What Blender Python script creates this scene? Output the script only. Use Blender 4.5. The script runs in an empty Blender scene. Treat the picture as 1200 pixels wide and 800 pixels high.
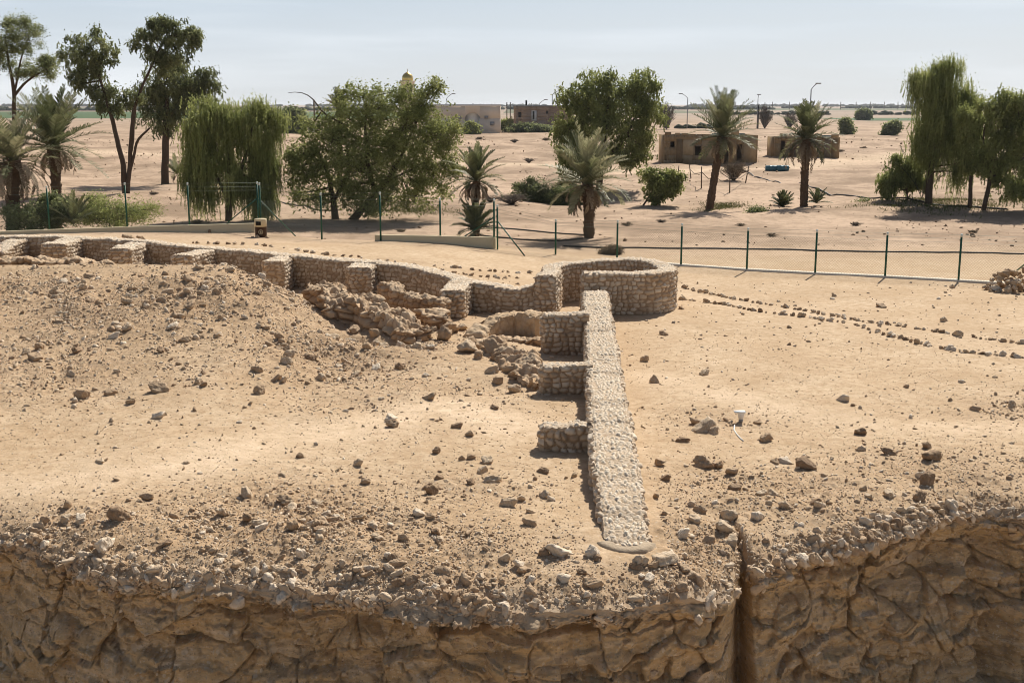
import bpy, bmesh, math, random
import numpy as np
from mathutils import Vector
random.seed(7)
SC = bpy.context.scene
COL = SC.collection

# ------------------------------------------------------------------ camera, sky, sun, exposure
F, H = 1400.0, 6.8                       # focal length in photo pixels, eye height above the sand
TILT = math.atan(278 / F)
cam = bpy.data.cameras.new('camera'); camo = bpy.data.objects.new('camera', cam); COL.objects.link(camo)
cam.sensor_width = 36; cam.lens = 36 * F / 1200; cam.clip_start = 0.1; cam.clip_end = 30000
camo.location = (0, 0, H); camo.rotation_euler = (math.pi / 2 - TILT, 0, 0)
SC.camera = camo
SUN_EL, SUN_AZ = math.radians(44), math.radians(25)     # azimuth clockwise from +Y
W = bpy.data.worlds.new('World'); SC.world = W; W.use_nodes = True
wn, wl = W.node_tree.nodes, W.node_tree.links
bg = wn['Background']; bg.inputs['Strength'].default_value = 0.055
sky = wn.new('ShaderNodeTexSky'); sky.sky_type = 'NISHITA'; sky.sun_disc = False
sky.sun_elevation = SUN_EL; sky.sun_rotation = SUN_AZ
sky.air_density = 1.0; sky.dust_density = 3.0; sky.ozone_density = 2.0; sky.altitude = 200
# thin high cloud: a pale veil mixed over the clear sky
tc = wn.new('ShaderNodeTexCoord'); mp = wn.new('ShaderNodeMapping'); mp.inputs['Scale'].default_value = (1.2, 1.2, 14)
ns = wn.new('ShaderNodeTexNoise'); ns.inputs['Scale'].default_value = 2.2; ns.inputs['Detail'].default_value = 5
rp = wn.new('ShaderNodeMapRange'); rp.inputs[1].default_value = 0.45; rp.inputs[2].default_value = 0.8
rp.inputs[3].default_value = 0.8; rp.inputs[4].default_value = 1.0
sx = wn.new('ShaderNodeSeparateXYZ'); hz = wn.new('ShaderNodeMapRange'); hz.interpolation_type = 'SMOOTHSTEP'
hz.inputs[1].default_value = 0.02; hz.inputs[2].default_value = 0.30; hz.inputs[3].default_value = 1.0; hz.inputs[4].default_value = 0.05   # dust thins out upwards
hm = wn.new('ShaderNodeMath'); hm.operation = 'MULTIPLY'
hc = wn.new('ShaderNodeMapRange'); hc.inputs[1].default_value = 0.0; hc.inputs[2].default_value = 0.10
hr = wn.new('ShaderNodeMix'); hr.data_type = 'RGBA'; hr.inputs['A'].default_value = (12.9, 13.5, 13.9, 1); hr.inputs['B'].default_value = (9.9, 11.8, 14.0, 1)
mx = wn.new('ShaderNodeMix'); mx.data_type = 'RGBA'; mx.inputs['B'].default_value = (7.3, 7.7, 8.4, 1)
wl.new(tc.outputs['Generated'], sx.inputs[0]); wl.new(sx.outputs['Z'], hz.inputs[0]); wl.new(sx.outputs['Z'], hc.inputs[0]); wl.new(hc.outputs[0], hr.inputs['Factor']); 
cw_ = wn.new('ShaderNodeMapRange'); cw_.inputs[1].default_value = .5; cw_.inputs[2].default_value = .78; cw_.inputs[4].default_value = .4; wl.new(ns.outputs['Fac'], cw_.inputs[0])
cm_ = wn.new('ShaderNodeMix'); cm_.data_type = 'RGBA'; cm_.inputs['B'].default_value = (15.6, 15.8, 16.0, 1); wl.new(cw_.outputs[0], cm_.inputs['Factor'])
wl.new(hr.outputs['Result'], cm_.inputs['A']); wl.new(cm_.outputs['Result'], mx.inputs['B'])
wl.new(tc.outputs['Generated'], mp.inputs['Vector']); wl.new(mp.outputs[0], ns.inputs['Vector'])
wl.new(ns.outputs['Fac'], rp.inputs[0]); wl.new(rp.outputs[0], hm.inputs[0]); wl.new(hz.outputs[0], hm.inputs[1]); wl.new(hm.outputs[0], mx.inputs['Factor'])
wl.new(sky.outputs[0], mx.inputs['A']); wl.new(mx.outputs['Result'], bg.inputs['Color'])
sl = bpy.data.lights.new('sun', 'SUN'); sl.energy = 5.0; sl.angle = math.radians(0.53); sl.color = (1.0, 0.95, 0.86)
slo = bpy.data.objects.new('sun', sl); COL.objects.link(slo)
sd = Vector((math.sin(SUN_AZ) * math.cos(SUN_EL), math.cos(SUN_AZ) * math.cos(SUN_EL), math.sin(SUN_EL)))
slo.rotation_euler = sd.to_track_quat('Z', 'Y').to_euler(); slo.location = (0, 0, 60)
SC.render.engine = 'CYCLES'
SC.view_settings.view_transform = 'Standard'; SC.view_settings.look = 'None'
SC.view_settings.exposure = 0.28; SC.view_settings.gamma = 1; SC.view_settings.use_curve_mapping = False
SC.cycles.use_denoising = True; SC.cycles.denoising_input_passes = 'RGB_ALBEDO_NORMAL'; SC.cycles.denoising_prefilter = 'ACCURATE'; SC.cycles.filter_width = 1.0; SC.cycles.max_bounces = 8; SC.cycles.diffuse_bounces = 4
SC.cycles.transparent_max_bounces = 8

# ------------------------------------------------------------------ helpers
RNG = np.random.default_rng(11)
def ray(px, py):
    u = (px - 600) / F; v = (400 - py) / F
    return np.array([u, math.cos(TILT) + v * math.sin(TILT), -math.sin(TILT) + v * math.cos(TILT)])
def aty(px, py, y):                      # world point seen at a photo pixel, y metres ahead
    d = ray(px, py); t = y / d[1]; return np.array([d[0] * t, y, H + d[2] * t])
def atz(px, py, z=0.0):
    d = ray(px, py); t = (z - H) / d[2]; return np.array([d[0] * t, d[1] * t, z])
def ss(a, b, x):
    t = np.clip((x - a) / (b - a), 0, 1); return t * t * (3 - 2 * t)
def hsh(*k):                             # integer hash -> 0..1
    h = np.zeros(np.broadcast(*k).shape, dtype=np.uint32)
    for i, a in enumerate(k):
        h = (h ^ (np.asarray(a).astype(np.int64) & 0xffffffff).astype(np.uint32) * np.uint32([73856093, 19349663, 83492791, 2654435761][i % 4]))
        h = (h ^ (h >> np.uint32(15))) * np.uint32(2246822519); h = (h ^ (h >> np.uint32(13))) * np.uint32(3266489917)
    return (h ^ (h >> np.uint32(16))).astype(np.float64) / 4294967295.0
def vn(x, y, s=0, z=None):               # smooth value noise, -1..1
    xi = np.floor(x); yi = np.floor(y); fx = x - xi; fy = y - yi
    fx = fx ** 3 * (fx * (fx * 6 - 15) + 10); fy = fy ** 3 * (fy * (fy * 6 - 15) + 10)
    r = 0
    a = hsh(xi, yi, s); b = hsh(xi + 1, yi, s); c = hsh(xi, yi + 1, s); d = hsh(xi + 1, yi + 1, s)
    return ((a * (1 - fx) + b * fx) * (1 - fy) + (c * (1 - fx) + d * fx) * fy) * 2 - 1
def fbm(x, y, o=4, s=0, g=0.5):
    r = 0; a = 1.0; n = 0
    for i in range(o):
        ca, sa = math.cos(i * 1.3 + .4), math.sin(i * 1.3 + .4)
        r = r + a * vn((x * ca - y * sa) * 2 ** i + 17.3 * i, (x * sa + y * ca) * 2 ** i - 9.1 * i, s + i); n += a; a *= g
    return r / n
def cells(u, v, s=0, jit=0.8, brick=False):   # F1, F2, id of a jittered lattice
    vi = np.floor(v); f1 = np.full(np.shape(u), 9.0); f2 = f1.copy(); idn = np.zeros(np.shape(u))
    for dj in (-1, 0, 1):
        row = vi + dj
        off = hsh(row, row * 0 + s + 77) if brick else 0.0
        ui = np.floor(u + off)
        for di in (-1, 0, 1):
            c = ui + di
            jx = (hsh(c, row, s) - .5) * jit; jy = (hsh(c, row, s + 5) - .5) * (jit * (.35 if brick else 1))
            dx = c + .5 + jx - off - u; dy = row + .5 + jy - v
            d = np.sqrt(dx * dx + dy * dy) if not brick else (np.abs(dx) ** 3 + np.abs(dy) ** 3) ** (1 / 3)
            n = d < f1
            f2 = np.where(n, f1, np.minimum(f2, d)); idn = np.where(n, hsh(c, row, s + 9), idn); f1 = np.where(n, d, f1)
    return f1, f2, idn

def facets(u, v, s=0, jit=.95):            # per-cell offset, tilted plane and edge distance: broken rock faces
    vi = np.floor(v); ui = np.floor(u); f1 = np.full(np.shape(u), 9.0); f2 = f1.copy(); pl = np.zeros(np.shape(u)); idn = pl.copy()
    for dj in (-1, 0, 1):
        for di in (-1, 0, 1):
            c, w = ui + di, vi + dj
            dx = u - (c + .5 + (hsh(c, w, s) - .5) * jit); dy = v - (w + .5 + (hsh(c, w, s + 5) - .5) * jit)
            d = np.hypot(dx, dy); n = d < f1; f2 = np.where(n, f1, np.minimum(f2, d))
            pl = np.where(n, (hsh(c, w, s + 6) - .5) * dx * 2 + (hsh(c, w, s + 7) - .5) * dy * 2, pl); idn = np.where(n, hsh(c, w, s + 9), idn); f1 = np.where(n, d, f1)
    return idn - .5, pl, f2 - f1
def mesh_np(name, V, Fs, mat=None, smooth=False, attrs=None, parent=None):
    """one mesh object from numpy arrays; Fs is a list of (n,3)/(n,4) index arrays"""
    if isinstance(Fs, np.ndarray): Fs = [Fs]
    me = bpy.data.meshes.new(name)
    V = np.ascontiguousarray(V, dtype=np.float32)
    me.vertices.add(len(V)); me.vertices.foreach_set('co', V.ravel())
    loops = np.concatenate([f.ravel() for f in Fs]).astype(np.int32)
    tot = np.concatenate([np.full(len(f), f.shape[1]) for f in Fs]).astype(np.int32)
    st = np.concatenate([[0], np.cumsum(tot)[:-1]]).astype(np.int32)
    me.loops.add(len(loops)); me.loops.foreach_set('vertex_index', loops)
    me.polygons.add(len(tot)); me.polygons.foreach_set('loop_start', st); me.polygons.foreach_set('loop_total', tot)
    if smooth: me.polygons.foreach_set('use_smooth', np.ones(len(tot), dtype=bool))
    me.update(calc_edges=True)
    for k, a in (attrs or {}).items():
        at = me.attributes.new(k, 'FLOAT', 'POINT'); at.data.foreach_set('value', np.asarray(a, dtype=np.float32).ravel())
    me.validate()
    o = bpy.data.objects.new(name, me); COL.objects.link(o)
    if mat: me.materials.append(mat)
    if parent: o.parent = parent
    return o
def gridF(nr, nc, off=0):
    i = np.arange(nr * nc).reshape(nr, nc) + off
    return np.stack([i[:-1, :-1], i[:-1, 1:], i[1:, 1:], i[1:, :-1]], -1).reshape(-1, 4)
class MB:                                # collects pieces of ONE mesh
    def __init__(s): s.v = []; s.f = {3: [], 4: []}; s.n = 0; s.a = []
    def add(s, V, Fa, a=0.5):
        V = np.asarray(V, float); Fa = np.asarray(Fa)
        s.v.append(V); s.f[Fa.shape[1]].append(Fa + s.n); s.n += len(V)
        s.a.append(np.full(len(V), a) if np.isscalar(a) else np.asarray(a)); return s
    def box(s, lo, hi, a=0.5, m=None):
        x0, y0, z0 = lo; x1, y1, z1 = hi
        V = np.array([[x0,y0,z0],[x1,y0,z0],[x1,y1,z0],[x0,y1,z0],[x0,y0,z1],[x1,y0,z1],[x1,y1,z1],[x0,y1,z1]], float)
        if m is not None: V = m(V)
        return s.add(V, [[0,3,2,1],[4,5,6,7],[0,1,5,4],[1,2,6,5],[2,3,7,6],[3,0,4,7]], a)
    def tube(s, P, R, n=6, a=0.5, cap=True):
        P = np.asarray(P, float); m = len(P); R = np.broadcast_to(np.asarray(R, float), (m,))
        T = np.gradient(P, axis=0); T /= np.linalg.norm(T, axis=1)[:, None] + 1e-9
        ref = np.where(np.abs(T[:, 2:3]) > .9, [[1., 0, 0]], [[0, 0, 1.]])
        A = np.cross(T, ref); A /= np.linalg.norm(A, axis=1)[:, None] + 1e-9
        for i in range(1, m):            # keep the frame from flipping
            A[i] = A[i - 1] - T[i] * A[i - 1].dot(T[i]); A[i] /= np.linalg.norm(A[i]) + 1e-9
        B = np.cross(T, A); t = np.arange(n) * 2 * math.pi / n
        V = P[:, None] + (A[:, None] * np.cos(t)[None, :, None] + B[:, None] * np.sin(t)[None, :, None]) * R[:, None, None]
        i = np.arange(m * n).reshape(m, n); j = np.roll(i, -1, 1)
        Fq = np.stack([i[:-1], j[:-1], j[1:], i[1:]], -1).reshape(-1, 4)
        base = s.n; s.add(V.reshape(-1, 3), Fq, a)
        if cap:
            for r, c, fl in ((i[0], P[0], 1), (i[-1], P[-1], 0)):
                b = s.n; s.add([c], np.zeros((0, 3), int), a)
                q = np.stack([np.roll(r, -1), r, np.full(n, 0)], -1) if fl else np.stack([r, np.roll(r, -1), np.full(n, 0)], -1)
                q = q + base; q[:, 2] = b; s.f[3].append(q)
        return s
    def lathe(s, c, prof, n=20, a=0.5):  # prof: (radius, z) list
        P = np.array(prof, float); t = np.arange(n) * 2 * math.pi / n
        V = np.stack([c[0] + P[:, :1] * np.cos(t), c[1] + P[:, :1] * np.sin(t), c[2] + P[:, 1:] + 0 * t], -1)
        i = np.arange(len(P) * n).reshape(len(P), n); j = np.roll(i, -1, 1)
        return s.add(V.reshape(-1, 3), np.stack([i[:-1], j[:-1], j[1:], i[1:]], -1).reshape(-1, 4), a)
    def build(s, name, mat, parent=None, smooth=False):
        fs = [np.concatenate(v) for v in s.f.values() if v and sum(len(q) for q in v)]
        return mesh_np(name, np.concatenate(s.v), fs, mat, smooth, {'tint': np.concatenate(s.a)}, parent)
def tag(o, label=None, cat=None, group=None, kind=None):
    if label: o['label'] = label
    if cat: o['category'] = cat
    if group: o['group'] = group
    if kind: o['kind'] = kind
    return o
def empty(name, loc, label, cat, group=None):
    o = bpy.data.objects.new(name, None); COL.objects.link(o); o.location = loc; o.empty_display_size = .3
    o['_o'] = 0; del o['_o']
    return tag(o, label, cat, group)
def part(o, root):                       # parent keeping world coordinates
    o.parent = root; o.matrix_parent_inverse = __import__('mathutils').Matrix.Translation(root.location).inverted(); return o

# ------------------------------------------------------------------ materials
def mat(name, cols, attr='tint', noise=6.0, namt=.35, rough=.9, bump=0.0, bscale=30, spec=.2, detail=6, transl=0.0, metal=0.0, sub=None):
    """cols: list of (position, rgb) over attribute 'tint' jittered by object-space noise"""
    m = bpy.data.materials.new(name); m.use_nodes = True; n, l = m.node_tree.nodes, m.node_tree.links
    p = n['Principled BSDF']; p.inputs['Roughness'].default_value = rough; p.inputs['Specular IOR Level'].default_value = spec
    p.inputs['Metallic'].default_value = metal
    at = n.new('ShaderNodeAttribute'); at.attribute_name = attr
    g = n.new('ShaderNodeNewGeometry')
    nz = n.new('ShaderNodeTexNoise'); nz.inputs['Scale'].default_value = noise; nz.inputs['Detail'].default_value = detail
    nz.inputs['Roughness'].default_value = .65
    l.new(g.outputs['Position'], nz.inputs['Vector'])
    ma = n.new('ShaderNodeMath'); ma.operation = 'MULTIPLY_ADD'; ma.inputs[1].default_value = namt * 2; l.new(nz.outputs['Fac'], ma.inputs[0])
    sb = n.new('ShaderNodeMath'); sb.operation = 'SUBTRACT'; sb.inputs[1].default_value = namt; l.new(at.outputs['Fac'], sb.inputs[0])
    l.new(sb.outputs[0], ma.inputs[2])
    r = n.new('ShaderNodeValToRGB'); l.new(ma.outputs[0], r.inputs[0])
    el = r.color_ramp.elements
    while len(el) < len(cols): el.new(.5)
    for e, (ps, c) in zip(el, cols): e.position = ps; e.color = (*c, 1)
    l.new(r.outputs[0], p.inputs['Base Color'])
    if bump:
        nb = n.new('ShaderNodeTexNoise'); nb.inputs['Scale'].default_value = bscale; nb.inputs['Detail'].default_value = 5
        l.new(g.outputs['Position'], nb.inputs['Vector'])
        b = n.new('ShaderNodeBump'); b.inputs['Strength'].default_value = bump; b.inputs['Distance'].default_value = .03
        l.new(nb.outputs['Fac'], b.inputs['Height']); l.new(b.outputs[0], p.inputs['Normal'])
    if transl:
        t = n.new('ShaderNodeBsdfTranslucent'); ms = n.new('ShaderNodeMixShader'); ms.inputs[0].default_value = transl
        l.new(r.outputs[0], t.inputs['Color']); l.new(p.outputs[0], ms.inputs[1]); l.new(t.outputs[0], ms.inputs[2])
        l.new(ms.outputs[0], n['Material Output'].inputs['Surface'])
    return m
M = {}
M['stone'] = mat('wall_stone', [(0, (.30, .205, .125)), (.28, (.37, .265, .17)), (.5, (.49, .37, .255)), (.72, (.58, .465, .34)), (1, (.70, .595, .465))], noise=9, namt=.16, bump=.5, bscale=26)
M['rubble_wall'] = mat('rubble_wall_stone', [(0, (.20, .125, .07)), (.35, (.38, .25, .145)), (1, (.56, .42, .28))], noise=5, namt=.22, bump=.6, bscale=18)
M['rock'] = mat('loose_stone', [(0, (.20, .13, .078)), (.35, (.38, .26, .16)), (.7, (.52, .39, .26)), (1, (.68, .57, .44))], noise=11, namt=.38, bump=.9, bscale=26)
M['cream'] = mat('cream_render', [(0, (.52, .43, .27)), (1, (.70, .60, .40))], noise=1.6, namt=.4, bump=.1)
M['mortar'] = mat('lime_mortar', [(0, (.40, .30, .20)), (1, (.58, .47, .34))], noise=4, namt=.4, bump=.5, bscale=20)
M['beam'] = mat('concrete_beam', [(0, (.55, .48, .38)), (1, (.74, .67, .56))], noise=2, namt=.4, bump=.2)
M['green_metal'] = mat('green_metal', [(0, (.004, .055, .028)), (1, (.012, .095, .05))], noise=2, namt=.3, rough=.5, spec=.4)
M['white_cap'] = mat('pale_metal', [(0, (.5, .55, .5)), (1, (.68, .72, .68))], noise=3, namt=.3, rough=.5)
M['wire'] = mat('galvanised_wire', [(0, (.10, .13, .10)), (1, (.2, .24, .19))], noise=2, namt=.3, rough=.5, metal=.2)
M['bark'] = mat('tree_bark', [(0, (.035, .024, .016)), (1, (.13, .09, .06))], noise=9, namt=.4, bump=.6, bscale=20)
M['palm_bark'] = mat('palm_bark', [(0, (.045, .028, .017)), (1, (.19, .125, .075))], noise=7, namt=.35, bump=.5, bscale=14)
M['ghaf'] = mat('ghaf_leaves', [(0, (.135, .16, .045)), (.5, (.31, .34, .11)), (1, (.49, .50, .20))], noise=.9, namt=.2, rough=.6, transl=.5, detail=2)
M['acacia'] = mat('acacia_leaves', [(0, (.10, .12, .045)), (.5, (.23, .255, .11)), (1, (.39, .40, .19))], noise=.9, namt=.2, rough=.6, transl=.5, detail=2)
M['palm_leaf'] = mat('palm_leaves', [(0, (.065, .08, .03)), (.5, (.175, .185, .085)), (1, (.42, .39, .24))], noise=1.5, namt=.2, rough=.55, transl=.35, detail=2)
M['dry_leaf'] = mat('dry_leaves', [(0, (.12, .085, .05)), (.5, (.24, .18, .115)), (1, (.4, .32, .22))], noise=2, namt=.25, rough=.8, transl=.2, detail=2)
M['dry_twig'] = mat('dry_twigs', [(0, (.08, .062, .048)), (1, (.2, .165, .13))], noise=2, namt=.3)
M['mud'] = mat('mud_plaster', [(0, (.09, .058, .03)), (.5, (.26, .18, .095)), (1, (.47, .36, .225))], noise=1.3, namt=.32, bump=.5, bscale=5)
M['dark'] = mat('dark_interior', [(0, (.01, .008, .006)), (1, (.03, .024, .018))], noise=2, namt=.3)
M['brick'] = mat('pink_brick', [(0, (.26, .18, .13)), (1, (.38, .28, .21))], noise=.8, namt=.4)
M['mosque'] = mat('mosque_plaster', [(0, (.60, .50, .40)), (1, (.76, .66, .54))], noise=.5, namt=.4)
M['white'] = mat('white_paint', [(0, (.66, .65, .62)), (1, (.82, .81, .79))], noise=3, namt=.3, rough=.5)
M['gold'] = mat('gold_dome', [(0, (.55, .37, .1)), (1, (.75, .55, .2))], noise=1, namt=.3, rough=.3, metal=.8)
M['brown_paint'] = mat('brown_paint', [(0, (.05, .028, .018)), (1, (.09, .05, .032))], noise=3, namt=.3, rough=.5)
M['hose'] = mat('black_hose', [(0, (.02, .018, .016)), (1, (.05, .045, .04))], noise=3, namt=.3, rough=.5)
M['steel'] = mat('grey_steel', [(0, (.2, .2, .2)), (1, (.36, .36, .36))], noise=1, namt=.3, rough=.45, metal=.4)
M['blue'] = mat('faded_blue_plastic', [(0, (.04, .12, .15)), (1, (.09, .2, .24))], noise=2, namt=.3, rough=.5)
M['wood'] = mat('old_wood', [(0, (.07, .05, .035)), (1, (.2, .15, .1))], noise=4, namt=.4)
M['tin'] = mat('roof_litter', [(0, (.3, .27, .22)), (.5, (.12, .15, .13)), (1, (.6, .57, .5))], noise=2, namt=.5)
M['field'] = mat('crop_field', [(0, (.045, .085, .028)), (1, (.075, .125, .04))], noise=.01, namt=.4)
M['dull_field'] = mat('dull_field', [(0, (.1, .11, .055)), (1, (.16, .15, .085))], noise=.008, namt=.4)
M['far_tree'] = mat('far_trees', [(0, (.02, .03, .012)), (1, (.05, .06, .025))], noise=.05, namt=.4)
M['grass'] = mat('ground_grass', [(0, (.09, .1, .03)), (1, (.2, .19, .08))], noise=.5, namt=.4, transl=.2)

def soil_mat():
    m = bpy.data.materials.new('sand_soil'); m.use_nodes = True; n, l = m.node_tree.nodes, m.node_tree.links
    p = n['Principled BSDF']; p.inputs['Roughness'].default_value = .95; p.inputs['Specular IOR Level'].default_value = .1
    g = n.new('ShaderNodeNewGeometry')
    def noise(sc, det=6, rgh=.6):
        z = n.new('ShaderNodeTexNoise'); z.inputs['Scale'].default_value = sc; z.inputs['Detail'].default_value = det; z.inputs['Roughness'].default_value = rgh
        l.new(g.outputs['Position'], z.inputs['Vector']); return z.outputs['Fac']
    def rng(src, a, b, c=0, d=1):
        r = n.new('ShaderNodeMapRange'); r.inputs[1].default_value = a; r.inputs[2].default_value = b; r.inputs[3].default_value = c; r.inputs[4].default_value = d
        l.new(src, r.inputs[0]); return r.outputs[0]
    def mixc(f, a, b):
        x = n.new('ShaderNodeMix'); x.data_type = 'RGBA'; l.new(f, x.inputs['Factor'])
        for s, v in (('A', a), ('B', b)):
            if isinstance(v, tuple): x.inputs[s].default_value = (*v, 1)
            else: l.new(v, x.inputs[s])
        return x.outputs['Result']
    def attr(k):
        a = n.new('ShaderNodeAttribute'); a.attribute_name = k; return a.outputs['Fac']
    c = mixc(rng(noise(.45, 8), .35, .65), (.48, .342, .212), (.59, .447, .30))
    c = mixc(rng(noise(4, 10, .82), .44, .62), c, (.40, .272, .158))            # finer stain
    c = mixc(attr('rub'), c, mixc(rng(noise(9, 8, .8), .42, .6), (.45, .30, .175), (.27, .175, .10)))
    c = mixc(attr('lip'), c, mixc(rng(noise(9, 8, .8), .4, .62), (.62, .48, .335), (.42, .295, .185)))
    c = mixc(attr('far'), c, mixc(rng(noise(1.6, 8, .8), .5, .66), mixc(rng(noise(.085, 10, .75), .43, .57), (.515, .37, .262), (.25, .172, .115)), (.21, .145, .10)))
    pm = n.new('ShaderNodeMath'); pm.operation = 'MULTIPLY'; l.new(attr('pale'), pm.inputs[0]); l.new(rng(noise(2.6, 9, .8), .36, .6, .15, 1), pm.inputs[1])
    c = mixc(pm.outputs[0], c, (.68, .52, .36))
    c = mixc(attr('flats'), c, mixc(rng(noise(.012, 6, .7), .4, .6), (.40, .305, .235), (.27, .22, .165)))
    l.new(c, p.inputs['Base Color'])
    def pebbles(sc, thr, many):
        v = n.new('ShaderNodeTexVoronoi'); v.inputs['Scale'].default_value = sc; l.new(g.outputs['Position'], v.inputs['Vector'])
        sp = n.new('ShaderNodeSeparateColor'); l.new(v.outputs['Color'], sp.inputs[0])
        a = rng(v.outputs['Distance'], thr, thr * .75); b_ = n.new('ShaderNodeMath'); b_.operation = 'GREATER_THAN'; b_.inputs[1].default_value = 1 - many; l.new(sp.outputs[0], b_.inputs[0])
        f = n.new('ShaderNodeMath'); f.operation = 'MULTIPLY'; l.new(a, f.inputs[0]); l.new(b_.outputs[0], f.inputs[1])
        return f.outputs[0], mixc(sp.outputs[1], (.24, .165, .10), (.66, .55, .42))
    rb2 = rng(attr('rub'), 0, .8, .3, 1)
    for sc, thr, many in ((34, .42, .28), (15, .36, .16)):
        f, pc_ = pebbles(sc, thr, many); mm = n.new('ShaderNodeMath'); mm.operation = 'MULTIPLY'; l.new(f, mm.inputs[0]); l.new(rb2, mm.inputs[1]); c = mixc(mm.outputs[0], c, pc_)
    l.new(c, p.inputs['Base Color'])
    b = n.new('ShaderNodeBump'); b.inputs['Strength'].default_value = .6; b.inputs['Distance'].default_value = .03
    l.new(noise(12, 6, .66), b.inputs['Height']); l.new(b.outputs[0], p.inputs['Normal'])
    return m
M['soil'] = soil_mat()
def cliff_mat():
    m = bpy.data.materials.new('cliff_rock'); m.use_nodes = True; n, l = m.node_tree.nodes, m.node_tree.links
    p = n['Principled BSDF']; p.inputs['Roughness'].default_value = .95; p.inputs['Specular IOR Level'].default_value = .1
    g = n.new('ShaderNodeNewGeometry')
    mpn = n.new('ShaderNodeMapping'); mpn.inputs['Scale'].default_value = (1, 1, 3.2); l.new(g.outputs['Position'], mpn.inputs['Vector'])
    def noise(sc, vec, det=8, rgh=.65):
        z = n.new('ShaderNodeTexNoise'); z.inputs['Scale'].default_value = sc; z.inputs['Detail'].default_value = det; z.inputs['Roughness'].default_value = rgh
        l.new(vec, z.inputs['Vector']); return z.outputs['Fac']
    r = n.new('ShaderNodeValToRGB'); l.new(noise(1.5, mpn.outputs[0]), r.inputs[0])
    for e, (ps, cc) in zip([r.color_ramp.elements[0], r.color_ramp.elements[1], r.color_ramp.elements.new(.5), r.color_ramp.elements.new(.6)],
                           [(.3, (.45, .295, .15)), (.72, (.70, .52, .32)), (.46, (.58, .395, .205)), (.58, (.65, .46, .26))]): e.position = ps; e.color = (*cc, 1)
    def mixc(f, a, b):
        x = n.new('ShaderNodeMix'); x.data_type = 'RGBA'; l.new(f, x.inputs['Factor'])
        for s, v in (('A', a), ('B', b)):
            if isinstance(v, tuple): x.inputs[s].default_value = (*v, 1)
            else: l.new(v, x.inputs[s])
        return x.outputs['Result']
    rr = n.new('ShaderNodeMapRange'); rr.inputs[1].default_value = .5; rr.inputs[2].default_value = .68; l.new(noise(7, g.outputs['Position'], 8, .75), rr.inputs[0])
    rr.inputs[4].default_value = .6
    c = mixc(rr.outputs[0], r.outputs[0], (.40, .285, .17))
    mb2 = n.new('ShaderNodeMapping'); mb2.inputs['Scale'].default_value = (.7, .7, 7); l.new(g.outputs['Position'], mb2.inputs['Vector'])
    def rngc(src, a0, b0, c0=0, d0=1):
        q = n.new('ShaderNodeMapRange'); q.inputs[1].default_value = a0; q.inputs[2].default_value = b0; q.inputs[3].default_value = c0; q.inputs[4].default_value = d0; l.new(src, q.inputs[0]); return q.outputs[0]
    c = mixc(rngc(noise(1.6, mb2.outputs[0], 9, .7), .5, .64, 0, .7), c, (.66, .50, .33))
    c = mixc(rngc(noise(2.3, mb2.outputs[0], 9, .75), .54, .62, 0, .75), c, (.36, .245, .14))
    for sc, thr, many in ((30, .45, .4), (12, .4, .3), (5, .34, .22)):
        v = n.new('ShaderNodeTexVoronoi'); v.inputs['Scale'].default_value = sc
        wv = n.new('ShaderNodeVectorMath'); wv.operation = 'ADD'; nv = n.new('ShaderNodeTexNoise'); nv.inputs['Scale'].default_value = sc * .7; l.new(g.outputs['Position'], nv.inputs['Vector'])
        sv = n.new('ShaderNodeVectorMath'); sv.operation = 'SCALE'; sv.inputs['Scale'].default_value = .9 / sc; l.new(nv.outputs['Color'], sv.inputs[0]); l.new(g.outputs['Position'], wv.inputs[0]); l.new(sv.outputs[0], wv.inputs[1]); l.new(wv.outputs[0], v.inputs['Vector'])
        sp = n.new('ShaderNodeSeparateColor'); l.new(v.outputs['Color'], sp.inputs[0])
        gt = n.new('ShaderNodeMath'); gt.operation = 'GREATER_THAN'; gt.inputs[1].default_value = 1 - many; l.new(sp.outputs[0], gt.inputs[0])
        f = n.new('ShaderNodeMath'); f.operation = 'MULTIPLY'; l.new(rngc(v.outputs['Distance'], thr, thr * .8, 0, .8), f.inputs[0]); l.new(gt.outputs[0], f.inputs[1])
        c = mixc(f.outputs[0], c, mixc(sp.outputs[1], (.34, .23, .135), (.70, .57, .41)))
    a = n.new('ShaderNodeAttribute'); a.attribute_name = 'crust'
    c = mixc(a.outputs['Fac'], c, (.55, .41, .275))
    l.new(c, p.inputs['Base Color'])
    b = n.new('ShaderNodeBump'); b.inputs['Strength'].default_value = .9; b.inputs['Distance'].default_value = .05
    l.new(noise(11, g.outputs['Position'], 9, .8), b.inputs['Height']); l.new(b.outputs[0], p.inputs['Normal'])
    return m
M['cliff'] = cliff_mat()

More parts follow.
